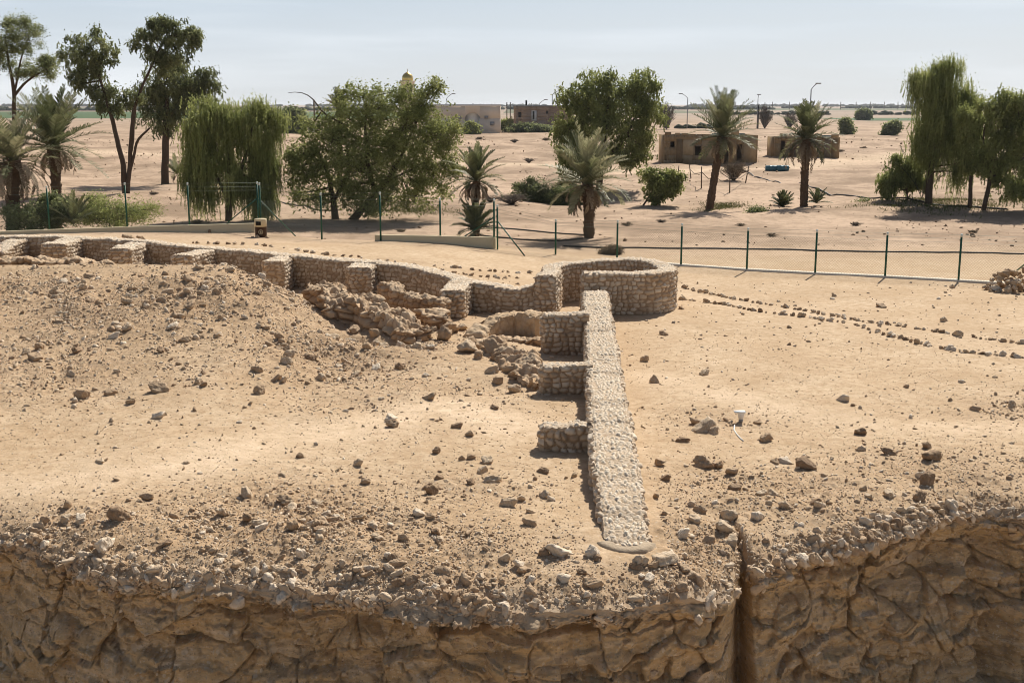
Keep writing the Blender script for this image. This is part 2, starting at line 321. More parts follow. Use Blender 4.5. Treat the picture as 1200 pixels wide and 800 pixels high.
# ------------------------------------------------------------------ terrain
EDGE_PX = [(-180, 600), (-60, 622), (0, 640), (60, 662), (130, 684), (220, 690), (300, 692), (420, 704), (500, 716), (640, 722), (760, 712),
           (836, 697), (850, 692), (859, 678), (868, 650), (877, 662), (888, 673), (930, 664), (1000, 646), (1070, 630), (1110, 612), (1150, 603), (1200, 612), (1300, 600), (1420, 575)]
E_ = np.array([atz(a, b, -.42)[:2] for a, b in EDGE_PX])
def yedge(x):
    y = np.interp(x, E_[:, 0], E_[:, 1])
    y = np.where(x < E_[0, 0], E_[0, 1] + (E_[0, 0] - x) * .35, y); y = np.where(x > E_[-1, 0], E_[-1, 1] + (x - E_[-1, 0]) * .3, y)
    return y + .13 * fbm(x * .9, x * 0 + 3.1, 3, 40) + .05 * fbm(x * 6, x * 0 + 1.1, 3, 44)
BACK = [aty(*p) for p in [(-160, 277, 53), (-60, 276, 52.3), (0, 277, 51.6), (60, 277, 50.8), (140, 280, 49.4), (190, 285, 48.2), (250, 291, 47.2), (330, 297, 45.6), (400, 303, 44.2), (450, 308, 43.2),
                          (500, 315, 42), (545, 328, 40.3), (575, 332, 39.6), (600, 337, 39.1), (618, 336, 39.0)]]
BK = np.array(BACK)
FEN1 = [(-23.9, 55.0), (-13.0, 58.3), (-8.7, 54.9), (-.75, 53.6)]     # left fence line, then the right one
FEN2 = [(-.7, 53.6), (1.95, 53.3), (7.26, 51.0), (12.31, 48.13), (17.5, 46.2), (23, 44.3)]
FL = np.array([(-45, 51)] + FEN1 + FEN2[1:] + [(45, 37)], float)
CX = np.array([-40, -24, -17.5, -13, -10, -7.2, -4.8, -2.3, -.5, 1.0, 40]); CH = np.array([.5, .75, .85, 1.18, 1.32, .95, .26, .16, .08, 0, 0])
CY = np.array([43, 43, 42.5, 41.8, 41, 37.4, 34, 32.5, 31, 30, 30])
TRACK = np.array([atz(*p, .0)[:2] for p in [(-200, 600), (0, 572), (120, 562), (230, 545), (330, 518), (430, 503), (520, 480), (600, 500)]])
TRACK2 = np.array([atz(*p, .0)[:2] for p in [(760, 440), (850, 465), (930, 483), (1020, 494), (1100, 498), (1200, 500), (1330, 492)]])
ROAD = np.array([atz(*p, .0)[:2] for p in [(-100, 176), (300, 182), (560, 192), (660, 194), (760, 199), (900, 197), (1010, 190), (1200, 180), (1500, 172)]])
PATH = np.array([atz(*p, .0)[:2] for p in [(760, 335), (810, 344), (880, 357), (950, 367), (1020, 383), (1100, 399), (1200, 411), (1300, 425)]])
def dline(x, y, L):
    d = np.full(np.shape(x), 1e9)
    for (ax, ay), (bx, by) in zip(L[:-1], L[1:]):
        t = np.clip(((x - ax) * (bx - ax) + (y - ay) * (by - ay)) / ((bx - ax) ** 2 + (by - ay) ** 2), 0, 1)
        d = np.minimum(d, np.hypot(x - ax - t * (bx - ax), y - ay - t * (by - ay)))
    return d
def blobs(x, y, L):
    r = np.zeros(np.shape(x))
    for bx, by, sx, sy, w in L: r = np.maximum(r, w * np.exp(-((x - bx) / sx) ** 2 - ((y - by) / sy) ** 2))
    return r
RUB = [(-10, 36, 7, 5.5, 1.0), (-17, 38, 6, 5, .9), (-5, 32, 3.5, 4, .9), (-2.5, 27.5, 3, 3, .45), (-12, 29, 5, 3, .6), (-4.0, 18.8, 3, 2.2, .95), (-1.8, 17.2, 3, 1.6, .8), (-6.8, 18.6, 2.2, 1.3, .8),
       (-1, 20.6, 1.6, 1.2, .5), (3.1, 17.8, 1.3, 1.8, .95), (5.0, 20.2, 2.6, 1.8, .7), (8.2, 21.5, 2.5, 2, .55), (4.6, 25.6, 1.5, 1.2, .35), (12, 26, 2, 1.6, .5), (7.5, 19.8, 2, 1, .6)]
def rubm(x, y):
    t = y - yedge(x)
    r = blobs(x, y, RUB); r = np.maximum(r, .75 * np.exp(-(t / .8) ** 2))
    r = r * (1 - .85 * np.exp(-(dline(x, y, TRACK) / 1.0) ** 2)) * (1 - .8 * np.exp(-(dline(x, y, TRACK2) / .6) ** 2))
    return np.clip(r, 0, 1)
def gz(x, y, fine=True):
    x = np.asarray(x, float); y = np.asarray(y, float)
    yb = np.interp(x, BK[:, 0], BK[:, 1]); fy = np.interp(x, FL[:, 0], FL[:, 1])
    zt = np.interp(y - yb, [0, 3, 12, 30], [.98, .92, .55, .5]) * (1 - ss(-4, 5.5, x)) * (1 - ss(fy + .2, fy + 6, y))
    z = ss(0.05, .5, y - yb) * zt * (1 - ss(1.0, 1.3, x) * (1 - ss(42.0, 43, y)))
    h = np.interp(x, CX, CH); yc = np.interp(x, CX, CY)
    s = np.where(y < yc, 6.8 + 3.2 * np.clip(h, 0, 1), np.where(x < -13, 2.6, 2.0))
    md = h * np.exp(-((y - yc) / s) ** 2) * (1 - ss(-.3, .3, y - yb))
    z = z + md
    z = z + .28 * (1 - ss(-.3, .2, y - yb)) * ss(-11, -16, x) * ss(41, 44, y)      # silted rooms at the far left
    for ax, ay, sx_, sy_, dp_ in PITS: z = z - dp_ * np.exp(-((x - ax) / sx_) ** 2 - ((y - ay) / sy_) ** 2)
    t = y - yedge(x)
    z = z - .36 * np.exp(-np.clip(t, 0, 50) / .6) - .22 * np.exp(-((x - 3.15) / .30) ** 2 - (np.clip(t, 0, 50) / 1.9) ** 2)
    near = 1 - ss(60, 75, y)
    z = z + .06 * fbm(x * .28, y * .28, 3, 3) * near * ss(0, 3, t)
    farm = ss(62, 90, y) * (1 - ss(220, 330, y))
    z = z + farm * (.12 * fbm(x * .5, y * .5, 3, 98) + .7 * fbm(x * .05, y * .075, 5, 8, .6) + .9 * np.maximum(0, fbm(x * .025, y * .035, 4, 9)) + .35 * np.maximum(0, fbm(x * .11, y * .11, 4, 99)))
    if fine:
        rb = rubm(x, y) * near
        z = z + rb * (.16 * fbm(x * 1.1, y * 1.1, 5, 12, .6) + .22 * fbm(x * .42, y * .42, 3, 13) * ss(22, 27, y)) + near * .022 * fbm(x * 2.6, y * 2.6, 6, 20, .62) * (.55 + 1.2 * rb)
        f1, f2, idn = cells(x * 5.2, y * 5.2, 31)
        z = z + lipm(x, y, t) * (t < 2) * ss(0, .2, t) * .10 * fbm(x * 4, y * 4, 5, 207, .65)
        z = z + rb * near * .06 * np.maximum(0, idn - .45) * (1 - ss(.1, .5, f1)) * 2
    return z
PITS = [(*atz(600, 391, -.1)[:2], .8, .5, .7), (*atz(412, 394, .2)[:2], .7, .6, .35), (*atz(455, 402, .1)[:2], .9, .5, .25), (*atz(500, 350, .3)[:2], 1.6, 1.0, .3), (*atz(585, 455, 0)[:2], 1.2, .8, .15), (*atz(660, 400, -.1)[:2], .8, 1.6, .25), (*atz(450, 400, .3)[:2], 1.2, .8, .15), (*atz(388, 372, .5)[:2], .6, .6, .2)]
def lipm(x, y, t=None):
    t = y - yedge(x) if t is None else t
    return np.exp(-(np.clip(t, 0, 9) / (.30 + .25 * fbm(x * .9, x * 0, 2, 201))) ** 2) * ss(-.35, .15, fbm(x * .8, y * .8, 3, 202))
def gp(px, py, z0=0.0):                  # ground point seen at a photo pixel
    z = z0
    for _ in range(3):
        p = atz(px, py, z); z = float(gz(p[0], p[1], False))
    z = float(gz(p[0], p[1]))
    return np.array([p[0], p[1], z])

def ground():
    rows = [15.0]
    while rows[-1] < 62: rows.append(rows[-1] + max(.022, .0021 * rows[-1]))
    nn = len(rows); rows = np.array(rows) * (62 - 15) / (rows[-1] - 15) + 15 * (1 - (62 - 15) / (rows[-1] - 15))
    far = [62.0]
    while far[-1] < 9000: far.append(far[-1] * 1.02)
    R = np.concatenate([rows, far[1:]])
    xc = np.concatenate([np.linspace(-20, -9.6, 110), np.linspace(-9.5, 9.5, 850), np.linspace(9.6, 20, 110)])
    S = np.maximum(1, R / 16.0)
    X = xc[None] * S[:, None]
    Ye = yedge(X); q = np.clip((R - 15) / 47, 0, 1)[:, None]
    kx = np.ones(121) / 121; Ysm = np.stack([np.convolve(np.pad(a, 60, 'edge'), kx, 'valid') for a in Ye[:2]])[:1]
    Ysm = np.interp(X, X[0], Ysm[0]); Y = Ysm + q * (62 - Ysm); tt_ = np.clip((Y - Ysm) / 4.0, 0, 1)
    Y = np.where(R[:, None] <= 62, Y + (Ye - Ysm) * (1 - tt_) ** 2, R[:, None])
    Z = gz(X, Y)
    rb = rubm(X, Y) * (1 - ss(55, 65, Y))
    pale = np.exp(-(dline(X, Y, TRACK) / 1.0) ** 2) * 1.1 + np.exp(-(dline(X, Y, TRACK2) / .75) ** 2) * .75 + .5 * np.exp(-(dline(X, Y, PATH) / .9) ** 2)
    pale = np.clip(pale * (.75 + .6 * fbm(X * .8, Y * .8, 3, 60)), 0, 1) * (1 - ss(58, 64, Y)); pale = np.maximum(pale, .95 * np.exp(-(dline(X, Y, ROAD) / 4.5) ** 2) * (Y > 70))
    o = mesh_np('ground', np.stack([X, Y, Z], -1).reshape(-1, 3), gridF(*X.shape), M['soil'], True,
                {'rub': rb * .85, 'pale': pale, 'lip': np.where(Y - yedge(X) < 2, lipm(X, Y) * .85, 0), 'far': ss(50, 62, Y) * .85, 'flats': ss(300, 800, Y) * .9})
    tag(o, None, None, None, 'structure')
    # cliff under the edge
    x = X[0]; y0 = Y[0]; z0 = Z[0]; K = 230
    k = (np.linspace(0, 1, K) ** 1.7)[:, None]; zz = z0[None] * (1 - k) + (-4.2) * k; dp = z0[None] - zz
    u = np.broadcast_to(x[None], zz.shape)
    wz = zz + .10 * fbm(u * .8, zz * .8, 3, 70)
    zsm = np.convolve(np.pad(z0, 25, 'edge'), np.ones(51) / 51, 'valid'); knob = (z0 - zsm)[None]
    dp = np.maximum(zsm[None] - zz, 0)
    w1 = u + .16 * fbm(u * 1.6, zz * 1.6, 3, 73); w2 = zz + .12 * fbm(u * 1.1 + 9, zz * 1.6, 3, 74)
    f = .42 * fbm(u * .5 + 4, zz * .7, 3, 71)
    st = w2 * 2.3 + .25 * fbm(u * .5, zz * 0, 3, 70); fr = st - np.floor(st); ledge = hsh(np.floor(st), np.floor(w1 * .6 + hsh(np.floor(st), np.floor(st) * 0, 3) * 3), 80) - .5
    f = f + .24 * ledge * ss(0, .05, fr) * ss(1, .95, fr)
    a_, p_, e_ = facets(w1 * .95, w2 * 1.5, 75); f = f + (.30 * a_ + .26 * p_) * ss(0, .55, dp) - .12 * (1 - ss(0, .05, e_)) * ss(.1, .4, dp)
    a_, p_, e_ = facets(w1 * 2.6, w2 * 3.6, 77); f = f + .13 * a_ + .13 * p_ - .05 * (1 - ss(0, .07, e_)) * ss(-.2, .2, fbm(u, zz, 2, 95))
    a_, p_, e_ = facets(w1 * 7, w2 * 9, 79); f = f + (.05 * a_ + .055 * p_) * ss(-.25, .2, fbm(u * 1.2, zz * 1.2, 3, 91))
    f = f + .09 * fbm(u * 3.4, zz * 5.5, 7, 78, .72)
    th = .20 + .20 * fbm(u * .9, u * 0, 3, 82) + .10 * fbm(u * 4, zz * 3, 4, 83)
    crust = 1 - ss(th * .5, th * 1.3 + .05, dp)
    cw = u + .14 * fbm(u * 4, zz * 4, 3, 84); cz_ = zz + .14 * fbm(u * 4 + 5, zz * 4, 3, 86)
    a_, p_, e_ = facets(cw * 5, cz_ * 7, 81); b_, q_, g_ = facets(cw * 12, cz_ * 14, 87)
    f = f + crust * (.16 * a_ + .12 * p_ + .06 * b_ + .05 * q_ + .10 * fbm(u * 5, zz * 7, 6, 88, .7) + .05 - .05 * (1 - ss(0, .1, e_))) 
    f = f - .30 * ss(.14, .5, dp) + .40 * ss(.5, 2.2, dp)
    for px, py, rr_, out in [(140, 752, .26, .3), (50, 765, .3, .35), (300, 740, .3, .22), (930, 735, .4, .28), (1010, 700, .3, .22), (1080, 760, .45, .3), (960, 790, .35, .25), (420, 770, .4, .25), (600, 790, .4, .28), (720, 790, .3, .3), (820, 760, .3, .28), (1160, 740, .35, .25), (220, 720, .25, .2)]:
        p = aty(px, py, float(yedge(np.array((px - 600) / F * 16.0))) - .1); f = f + out * np.sqrt(np.clip(1 - ((w1 - p[0]) / rr_) ** 2 - ((w2 - p[2]) / (rr_ * .7)) ** 2, 0, 1))
    lit = 0
    f = f * ss(-.03, .22, dp)
    Vc = np.stack([u, y0[None] - f, zz], -1)
    global FACE; FACE = (u, y0[None] - f, zz, dp)
    o = mesh_np('cliff', Vc.reshape(-1, 3), gridF(*zz.shape)[:, ::-1], M['cliff'], True, {'crust': np.clip(crust * .9, 0, 1)})
    tag(o, None, None, None, 'structure')
    xs = np.concatenate([np.linspace(-70, -12, 40), np.linspace(-11.5, 11.5, 160), np.linspace(12, 70, 40)]); ys = np.concatenate([np.linspace(-70, 8, 50), np.linspace(8.3, 26, 150)])
    A, B = np.meshgrid(xs, ys); C_ = -3.8 + .12 * fbm(A * .5, B * .5, 4, 90) + .03 * fbm(A * 4, B * 4, 3, 92)
    o = mesh_np('ravine_floor', np.stack([A, B, C_], -1).reshape(-1, 3), gridF(*A.shape), M['soil'], True, {'rub': C_ * 0 + .2, 'pale': C_ * 0 + .6, 'far': C_ * 0, 'flats': C_ * 0, 'lip': C_ * 0})
    tag(o, None, None, None, 'structure')
ground()

# ------------------------------------------------------------------ masonry walls
def resample(P, ds):
    P = np.asarray(P, float); d = np.concatenate([[0], np.cumsum(np.linalg.norm(np.diff(P[:, :2], axis=0), axis=1))])
    n = max(4, int(d[-1] / ds)); t = np.linspace(0, d[-1], n)
    return np.stack([np.interp(t, d, P[:, i]) for i in range(P.shape[1])], 1), t
def masonry(name, label, path, width, base=None, ds=.03, face=(.20, .14), top=.10, seed=0, lump=0.0, relief=.07, caps=(True, True), matname='stone', sink=.15, rough=0.0, smoothn=9, cat='stone wall', taper=0.0):
    """path rows: x, y, z of the wall top along its centre line"""
    P, s = resample(path, ds); n = len(P)
    T = np.gradient(P[:, :2], axis=0); T /= np.linalg.norm(T, axis=1)[:, None]
    kk = np.ones(smoothn) / smoothn
    pad = smoothn // 2
    T = np.stack([np.convolve(np.pad(T[:, i], pad, 'edge'), kk, 'valid') for i in (0, 1)], 1); T /= np.linalg.norm(T, axis=1)[:, None]
    zt0 = np.convolve(np.pad(P[:, 2], pad, 'edge'), kk, 'valid')
    N = np.stack([T[:, 1], -T[:, 0]], 1)                  # points to the right of the path
    P[:, :2] += N * (.035 * fbm(s * .9, s * 0 + seed + 5., 4, seed + 4))[:, None]
    wid = np.broadcast_to(width, (n,)) * (1 + .09 * fbm(s * 1.1, s * 0 + seed, 4, seed))
    zt = zt0 + .06 * fbm(s * 1.2, s * 0 + seed + 3., 4, seed + 1) + .03 * (hsh(np.floor(s * 1.15 + .4 * fbm(s, s * 0, 2, seed)), s * 0 + seed) - .5) + lump * fbm(s * 1.3, s * 0 + 7. + seed, 3, seed + 2)
    cl, cr = P[:, :2] - N * wid[:, None] / 2, P[:, :2] + N * wid[:, None] / 2
    zl = (gz(cl[:, 0], cl[:, 1], False) if base is None else np.full(n, base)) - sink
    zr = (gz(cr[:, 0], cr[:, 1], False) if base is None else np.full(n, base)) - sink
    Hm = max((zt - zl).max(), (zt - zr).max(), .2); nh = max(6, int(Hm / ds)); nw = max(6, int(wid.mean() / (ds * .8)))
    a = np.linspace(0, 1, nh)[None]; b = np.linspace(0, 1, nw)[None][:, 1:-1]
    def lay(c, z0):
        z = z0[:, None] + np.maximum(zt - z0, .02)[:, None] * a
        return np.stack([np.broadcast_to(c[:, :1], z.shape), np.broadcast_to(c[:, 1:], z.shape), z], -1)
    L = lay(cl, zl); R = lay(cr, zr)[:, ::-1]
    ct = cl[:, None] * (1 - b[..., None]) + cr[:, None] * b[..., None]
    Tp = np.concatenate([ct, np.broadcast_to(zt[:, None, None], ct.shape[:2] + (1,))], -1)
    V = np.concatenate([L, Tp, R], 1); m = V.shape[1]
    Nl = np.concatenate([-N, np.zeros((n, 1))], 1); Nr = -Nl
    D = np.concatenate([np.repeat(Nl[:, None], nh, 1), np.tile(np.array([0, 0, 1.]), (n, b.shape[1], 1)), np.repeat(Nr[:, None], nh, 1)], 1)
    # stones
    S2 = np.broadcast_to(s[:, None], (n, m)); istop = np.zeros(m, bool); istop[nh:nh + b.shape[1]] = True
    lat = np.zeros((n, m)); lat[:, nh:nh + b.shape[1]] = b * wid[:, None]; lat[:, nh + b.shape[1]:] = wid[:, None] + 3.3
    vz = V[..., 2]
    def facef(u, v, sd):
        vv = v / face[1] + .22 * fbm(u * 1.1, v * .8, 2, sd + 3)
        f1, f2, idn = cells(u / face[0] + .9 * fbm(u * 1.3, v * 1.3, 2, sd + 8), vv + .35 * fbm(u * 2.4, v * 2.4, 2, sd + 6), sd, .9, True)
        e = ss(.06, .46, f2 - f1)
        return e * (.5 + .8 * idn), np.where(f2 - f1 < .15, .02 + .2 * idn, .32 + .62 * hsh(np.floor(idn * 9999), np.floor(idn * 977), 5))
    def topf(u, v, sd):
        g = .5 * fbm(u * 2.2, v * 2.2, 2, sd + 2); f1, f2, idn = cells(u / top + 1.6 * g, v / top + 1.2 * fbm(u * 2.2 + 9, v * 2.2, 2, sd + 4), sd, .95)
        e = ss(.02, .40, f2 - f1)
        return e * (.2 + 1.1 * idn), np.where(f2 - f1 < .12, .34 + .1 * idn, .5 + .55 * idn)
    df, cf = facef(S2 + lat * 1.7, vz, seed + 10)
    dt, ct_ = topf(S2, lat + 50, seed + 20)
    disp = np.where(istop[None], dt * .038, df * relief); tint = np.where(istop[None], ct_, cf)
    # top edge stones: the outermost rim belongs to the top
    hi = (zt[:, None] - vz); tint = np.where((~istop[None]) & (hi < .05), np.maximum(tint, .5), tint)
    V = V + D * disp[..., None] + (D * (rough * 1.4 * fbm(S2 * 2.4 + lat, vz * 2.4 + lat, 6, seed + 30, .62))[..., None] if rough else 0)
    if rough: V[..., 2] += rough * 1.3 * fbm(S2 * 2.2, lat * 2.2, 5, seed + 33, .62) * ss(.5, .0, hi)
    # soften the arrises
    fr = ss(.07, 0, hi) * (~istop[None]); V[..., :2] -= (D[..., :2] * (fr * .035)[..., None])
    et = np.zeros(m); et[nh:nh + 2] = et[nh + b.shape[1] - 2:nh + b.shape[1]] = .018; V[..., 2] -= et[None]
    parts_v = [V.reshape(-1, 3)]; parts_f = [gridF(n, m)[:, ::-1]]; tn = [tint.ravel()]; off = n * m
    for e, on in ((0, caps[0]), (n - 1, caps[1])):
        if not on: continue
        ring = V[e]; lft = ring[:nh]; rgt = ring[::-1][:nh]; tp = ring[nh - 1:m - nh + 1]; w = np.linspace(0, 1, len(tp))
        G = lft[:, None] * (1 - w[None, :, None]) + rgt[:, None] * w[None, :, None]
        G = G + (tp[None] - G[-1:]) * (np.linspace(0, 1, nh)[:, None, None] ** 6)
        sg = -1 if e == 0 else 1; out = np.array([T[e, 0] * sg, T[e, 1] * sg, 0])
        d2, c2 = facef(np.broadcast_to(w[None] * wid[e] + 11.3 + e, G.shape[:2]), G[..., 2], seed + 40 + e % 7)
        fall = (ss(0, .12, w) * ss(1, .88, w))[None] * ss(1, .9, np.linspace(0, 1, nh))[:, None]
        G = G + out * ((d2 * relief * 1.2 + .03) * fall)[..., None]
        parts_v.append(G.reshape(-1, 3)); Fg = gridF(nh, len(tp), off); parts_f.append(Fg if sg < 0 else Fg[:, ::-1]); tn.append(c2.ravel()); off += G.shape[0] * G.shape[1]
    o = mesh_np(name, np.concatenate(parts_v), parts_f, M[matname], True, {'tint': np.concatenate(tn)})
    return tag(o, label, cat)

MAIN = np.array([aty(*p) for p in [(735, 641, 17.85), (733, 626, 18.15), (728, 590, 19.1), (722, 545, 20.7), (717, 505, 22.4), (714, 484, 23.6), (713, 478, 24.3), (709, 440, 27.0), (706, 415, 29.0), (703, 390, 31.3), (700, 362, 34.6), (697, 341, 38.0)]])
def main_wall():
    wm = np.interp(np.linspace(0, 1, len(resample(MAIN, .024)[0])), [0, .02, .3, .32, 1], [.70, .74, .78, .74, .74])
    masonry('stone_wall', 'long pale stone wall running from the ravine edge back to the round tower', MAIN, wm, ds=.024, top=.088, seed=100, caps=(True, False), sink=.25)
    # mortar lip at its foot
    t = np.linspace(math.pi, 2 * math.pi, 26); c = MAIN[0, :2] + np.array([0, .1]); v = []
    for r, z in ((.26, .04), (.36, .03), (.44, .008), (.48, -.2)):
        jj = 1 + .12 * fbm(t * 1.5, t * 0 + r, 3, 8)
        v.append(np.stack([c[0] + np.cos(t) * r * jj, c[1] + np.sin(t) * r * .8 * jj, gz(c[0] + np.cos(t) * r, c[1] + np.sin(t) * r * .8, False) + z], -1))
    v = np.array(v); o = mesh_np('mortar_footing', v.reshape(-1, 3), gridF(4, 26)[:, ::-1], M['mortar'], True, {'tint': np.full(104, .35)})
    tag(o, 'smooth pale mortar lip curving round the low front end of the long wall', 'footing')
main_wall()
def spur(name, label, a, b, y, w, seed, yb=None, **k):
    A = aty(a[0], a[1], y); B = aty(b[0], b[1], yb or y)
    return masonry(name, label, np.array([A, (A + B) / 2, B]), w, ds=.024, seed=seed, **k)
spur('buttress_wall', 'low short stone wall jutting left, nearest of the three off the long wall', (637, 497), (700, 497), 23.1, .42, 200, caps=(True, False))
spur('buttress_wall', 'short stone wall jutting left, middle of the three off the long wall', (636, 428), (694, 425), 28.0, .42, 210, caps=(True, False))
spur('buttress_wall', 'tall short stone wall jutting left, farthest of the three beside the tower', (638, 369), (690, 366), 33.0, .5, 220, caps=(True, False))
# round tower: front wall, half circle, back wall and the return towards the camera
def tower():
    pts = []; zt = 1.36
    for x in np.linspace(2.35, 4.05, 8): pts.append((x, 38.9, zt))
    for t in np.linspace(-math.pi / 2, math.pi / 2, 26)[1:]: pts.append((4.05 + 1.22 * math.cos(t), 40.35 + 1.45 * math.sin(t), zt + .1 * ss(0, 1.2, t)))
    for x in np.linspace(3.6, 2.7, 4): pts.append((x, 41.8, zt + .05))
    for t in np.linspace(0, 1, 9)[1:]: pts.append((2.7 - 1.32 * math.sin(t * math.pi / 2), 40.5 + 1.3 * math.cos(t * math.pi / 2), zt - .02))
    for y in np.linspace(40.2, 38.4, 4): pts.append((1.36 - (40.2 - y) * .16, y, zt - .05))
    o = masonry('round_tower', 'low round stone tower with a rounded right end behind the long wall', np.array(pts), .62, ds=.03, seed=300, smoothn=15, top=.1)
    o['category'] = 'ruined tower'
tower()
bp = np.array(BACK); bp = np.concatenate([bp, [aty(640, 328, 38.9)]])
masonry('stone_wall', 'long low stone retaining wall running left from the tower along the terrace', bp[2:] if False else bp, .62, ds=.04, seed=400, smoothn=7, face=(.21, .145), caps=(True, False))
BT = [('low stone buttress at the far left end of the retaining wall', (22, 279), (-6, 295), 50.8, 48.6, .8), ('broad stone buttress left of the litter bin, second along the retaining wall', (86, 279), (62, 286), 50.2, 47.8, .95),
      ('crumbling stone buttress with stones spilling off its front end', (164, 284), (140, 291), 48.6, 46.2, .85), ('low pale stone buttress sinking into the top of the rubble mound', (244, 292), (213, 299), 47, 44.6, .75),
      ('short blocky stone buttress at the right edge of the rubble mound', (333, 300), (320, 306), 45.3, 43.3, .75), ('flat topped stone buttress behind the collapsed rubble ridge', (428, 308), (420, 314), 43.5, 41.9, .85),
      ('tall square stone buttress beside the dirt ridge, nearest the tower', (541, 328), (530, 340), 40.1, 38.0, .72)]
for i, (lb, a, b, ya, yb, w) in enumerate(BT):
    A = aty(a[0], a[1], ya); B = aty(b[0], b[1], yb)
    masonry('buttress_wall', lb, np.array([A, (A + B) / 2, B]), w, ds=.034, seed=500 + i * 10, caps=(False, True), rough=.03 if i == 2 else 0.0)
# collapsed, undressed walls
def ruin(label, pts, w, seed, rough=.16, face=(.30, .24), name='collapsed_wall', m='rubble_wall', relief=.14, top=.24, sink=.3, ds=.035):
    return masonry(name, label, np.array([aty(*p) for p in pts]), w, ds=ds, seed=seed, face=face, top=top, lump=.10, relief=relief, rough=rough, matname=m, sink=sink, cat='ruined wall', smoothn=13)
ruin('lumpy collapsed rubble ridge sloping down towards the dirt hollow', [(402, 347, 38.2), (425, 351, 36.8), (450, 364, 35.6), (472, 376, 34.8), (490, 388, 34.0)], .95, 600, .2)
ruin('squat collapsed rubble lump at the left of the rubble ridge', [(374, 334, 39), (390, 340, 37.8), (396, 356, 36.4)], .8, 610, .2)
ruin('small ruined stone wall stepping down behind the rubble ridge', [(450, 331, 40), (468, 340, 38.9), (497, 349, 38.0), (522, 354, 37.6)], .5, 620, .1, (.24, .18), relief=.06, top=.16)
ruin('square block of old stone left of the tall buttress', [(500, 362, 37), (511, 361, 36.4), (513, 369, 35.9)], .65, 630, .07, (.4, .2))
ruin('rounded dirt ridge curving over a dark hollow between tall buttress and tower', [(556, 396, 34.8), (566, 384, 35.4), (582, 371, 35.9), (600, 366, 36.2), (618, 366, 36.1), (634, 371, 35.8)], .7, 640, .08, (.7, .5), m='soil', relief=.02, top=.4)
ruin('low ruined stone wall under the dirt ridge beside the farthest short wall', [(585, 398, 34.4), (608, 396, 34.2), (638, 392, 34.0)], .4, 650, .08, (.26, .2), top=.16)
ruin('curved heap of big rubble stones leading to the middle short wall', [(572, 402, 33), (592, 410, 31.9), (612, 425, 30.3), (628, 436, 29.3), (640, 444, 28.6)], .75, 660, .2, (.3, .24), top=.26)
ruin('low eroded mud wall in front of the buttresses at the far left', [(-40, 300, 45.5), (0, 302, 45.3), (50, 303, 45), (100, 306, 44.6), (120, 308, 44.4)], .9, 670, .12, (.5, .3), m='rubble_wall')

# ------------------------------------------------------------------ loose stones
def rock_template(seed, sub=3, rough=False):
    bm = bmesh.new(); bmesh.ops.create_icosphere(bm, subdivisions=sub, radius=1.0)
    V = np.array([v.co[:] for v in bm.verts]); Fa = np.array([[v.index for v in f.verts] for f in bm.faces]); bm.free()
    r = np.random.default_rng(seed); k = r.integers(7, 11)
    Nn = r.normal(size=(k, 3)); Nn /= np.linalg.norm(Nn, axis=1)[:, None]; dd = r.uniform(.3, .75, k)
    pr = V @ Nn.T; sc = np.where(pr > 1e-3, dd[None] / np.maximum(pr, 1e-3), 9); V = V * np.minimum(1, sc.min(1))[:, None]
    V = V / np.linalg.norm(V, axis=1).mean() * .85; V = V * (1 - (.13 if sub > 1 else .08) * np.abs(fbm(V[:, 0] * 1.6 - V[:, 2] * 1.3 + seed, V[:, 1] * 1.6 + V[:, 2] * 1.1, 2, seed + 50)) * 2)[:, None] * (1 + (.22 if sub > 1 else .1) * fbm(V[:, 0] * 2.6 + V[:, 2] * 1.7 + seed, V[:, 1] * 2.6 - V[:, 2], 4, seed, .6))[:, None]
    if rough: V = V * (1 + .26 * fbm(V[:, 0] * 3.4 + V[:, 2] * 2.3 - seed, V[:, 1] * 3.4 - V[:, 2] * 1.9, 4, seed + 9, .7))[:, None]
    V = V * np.array([1, r.uniform(.65, .95), r.uniform(.62, .95)]); return V, Fa
TEMPL = [rock_template(s, 4) for s in range(10)]
RM = []
for i, (V, Fa) in enumerate(TEMPL):
    row = []
    for t in (.18, .45, .72, .95):
        me = mesh_np('rock', V, Fa, M['rock'], False, {'tint': np.full(len(V), t)}); row.append(me.data); bpy.data.objects.remove(me)
    RM.append(row)
def rock(p, size, tone, label, cat='stone', group=None, name='loose_stone', sink=.3, rot=None):
    o = bpy.data.objects.new(name, RM[random.randrange(10)][tone]); COL.objects.link(o)
    o.scale = (size * random.uniform(.9, 1.25), size * random.uniform(.8, 1.1), size * random.uniform(.75, 1.05))
    o.rotation_euler = rot or (random.uniform(-.4, .4), random.uniform(-.4, .4), random.uniform(0, 6.28))
    o.location = (p[0], p[1], p[2] + size * (.55 - sink * 1.2)); return tag(o, label, cat, group)
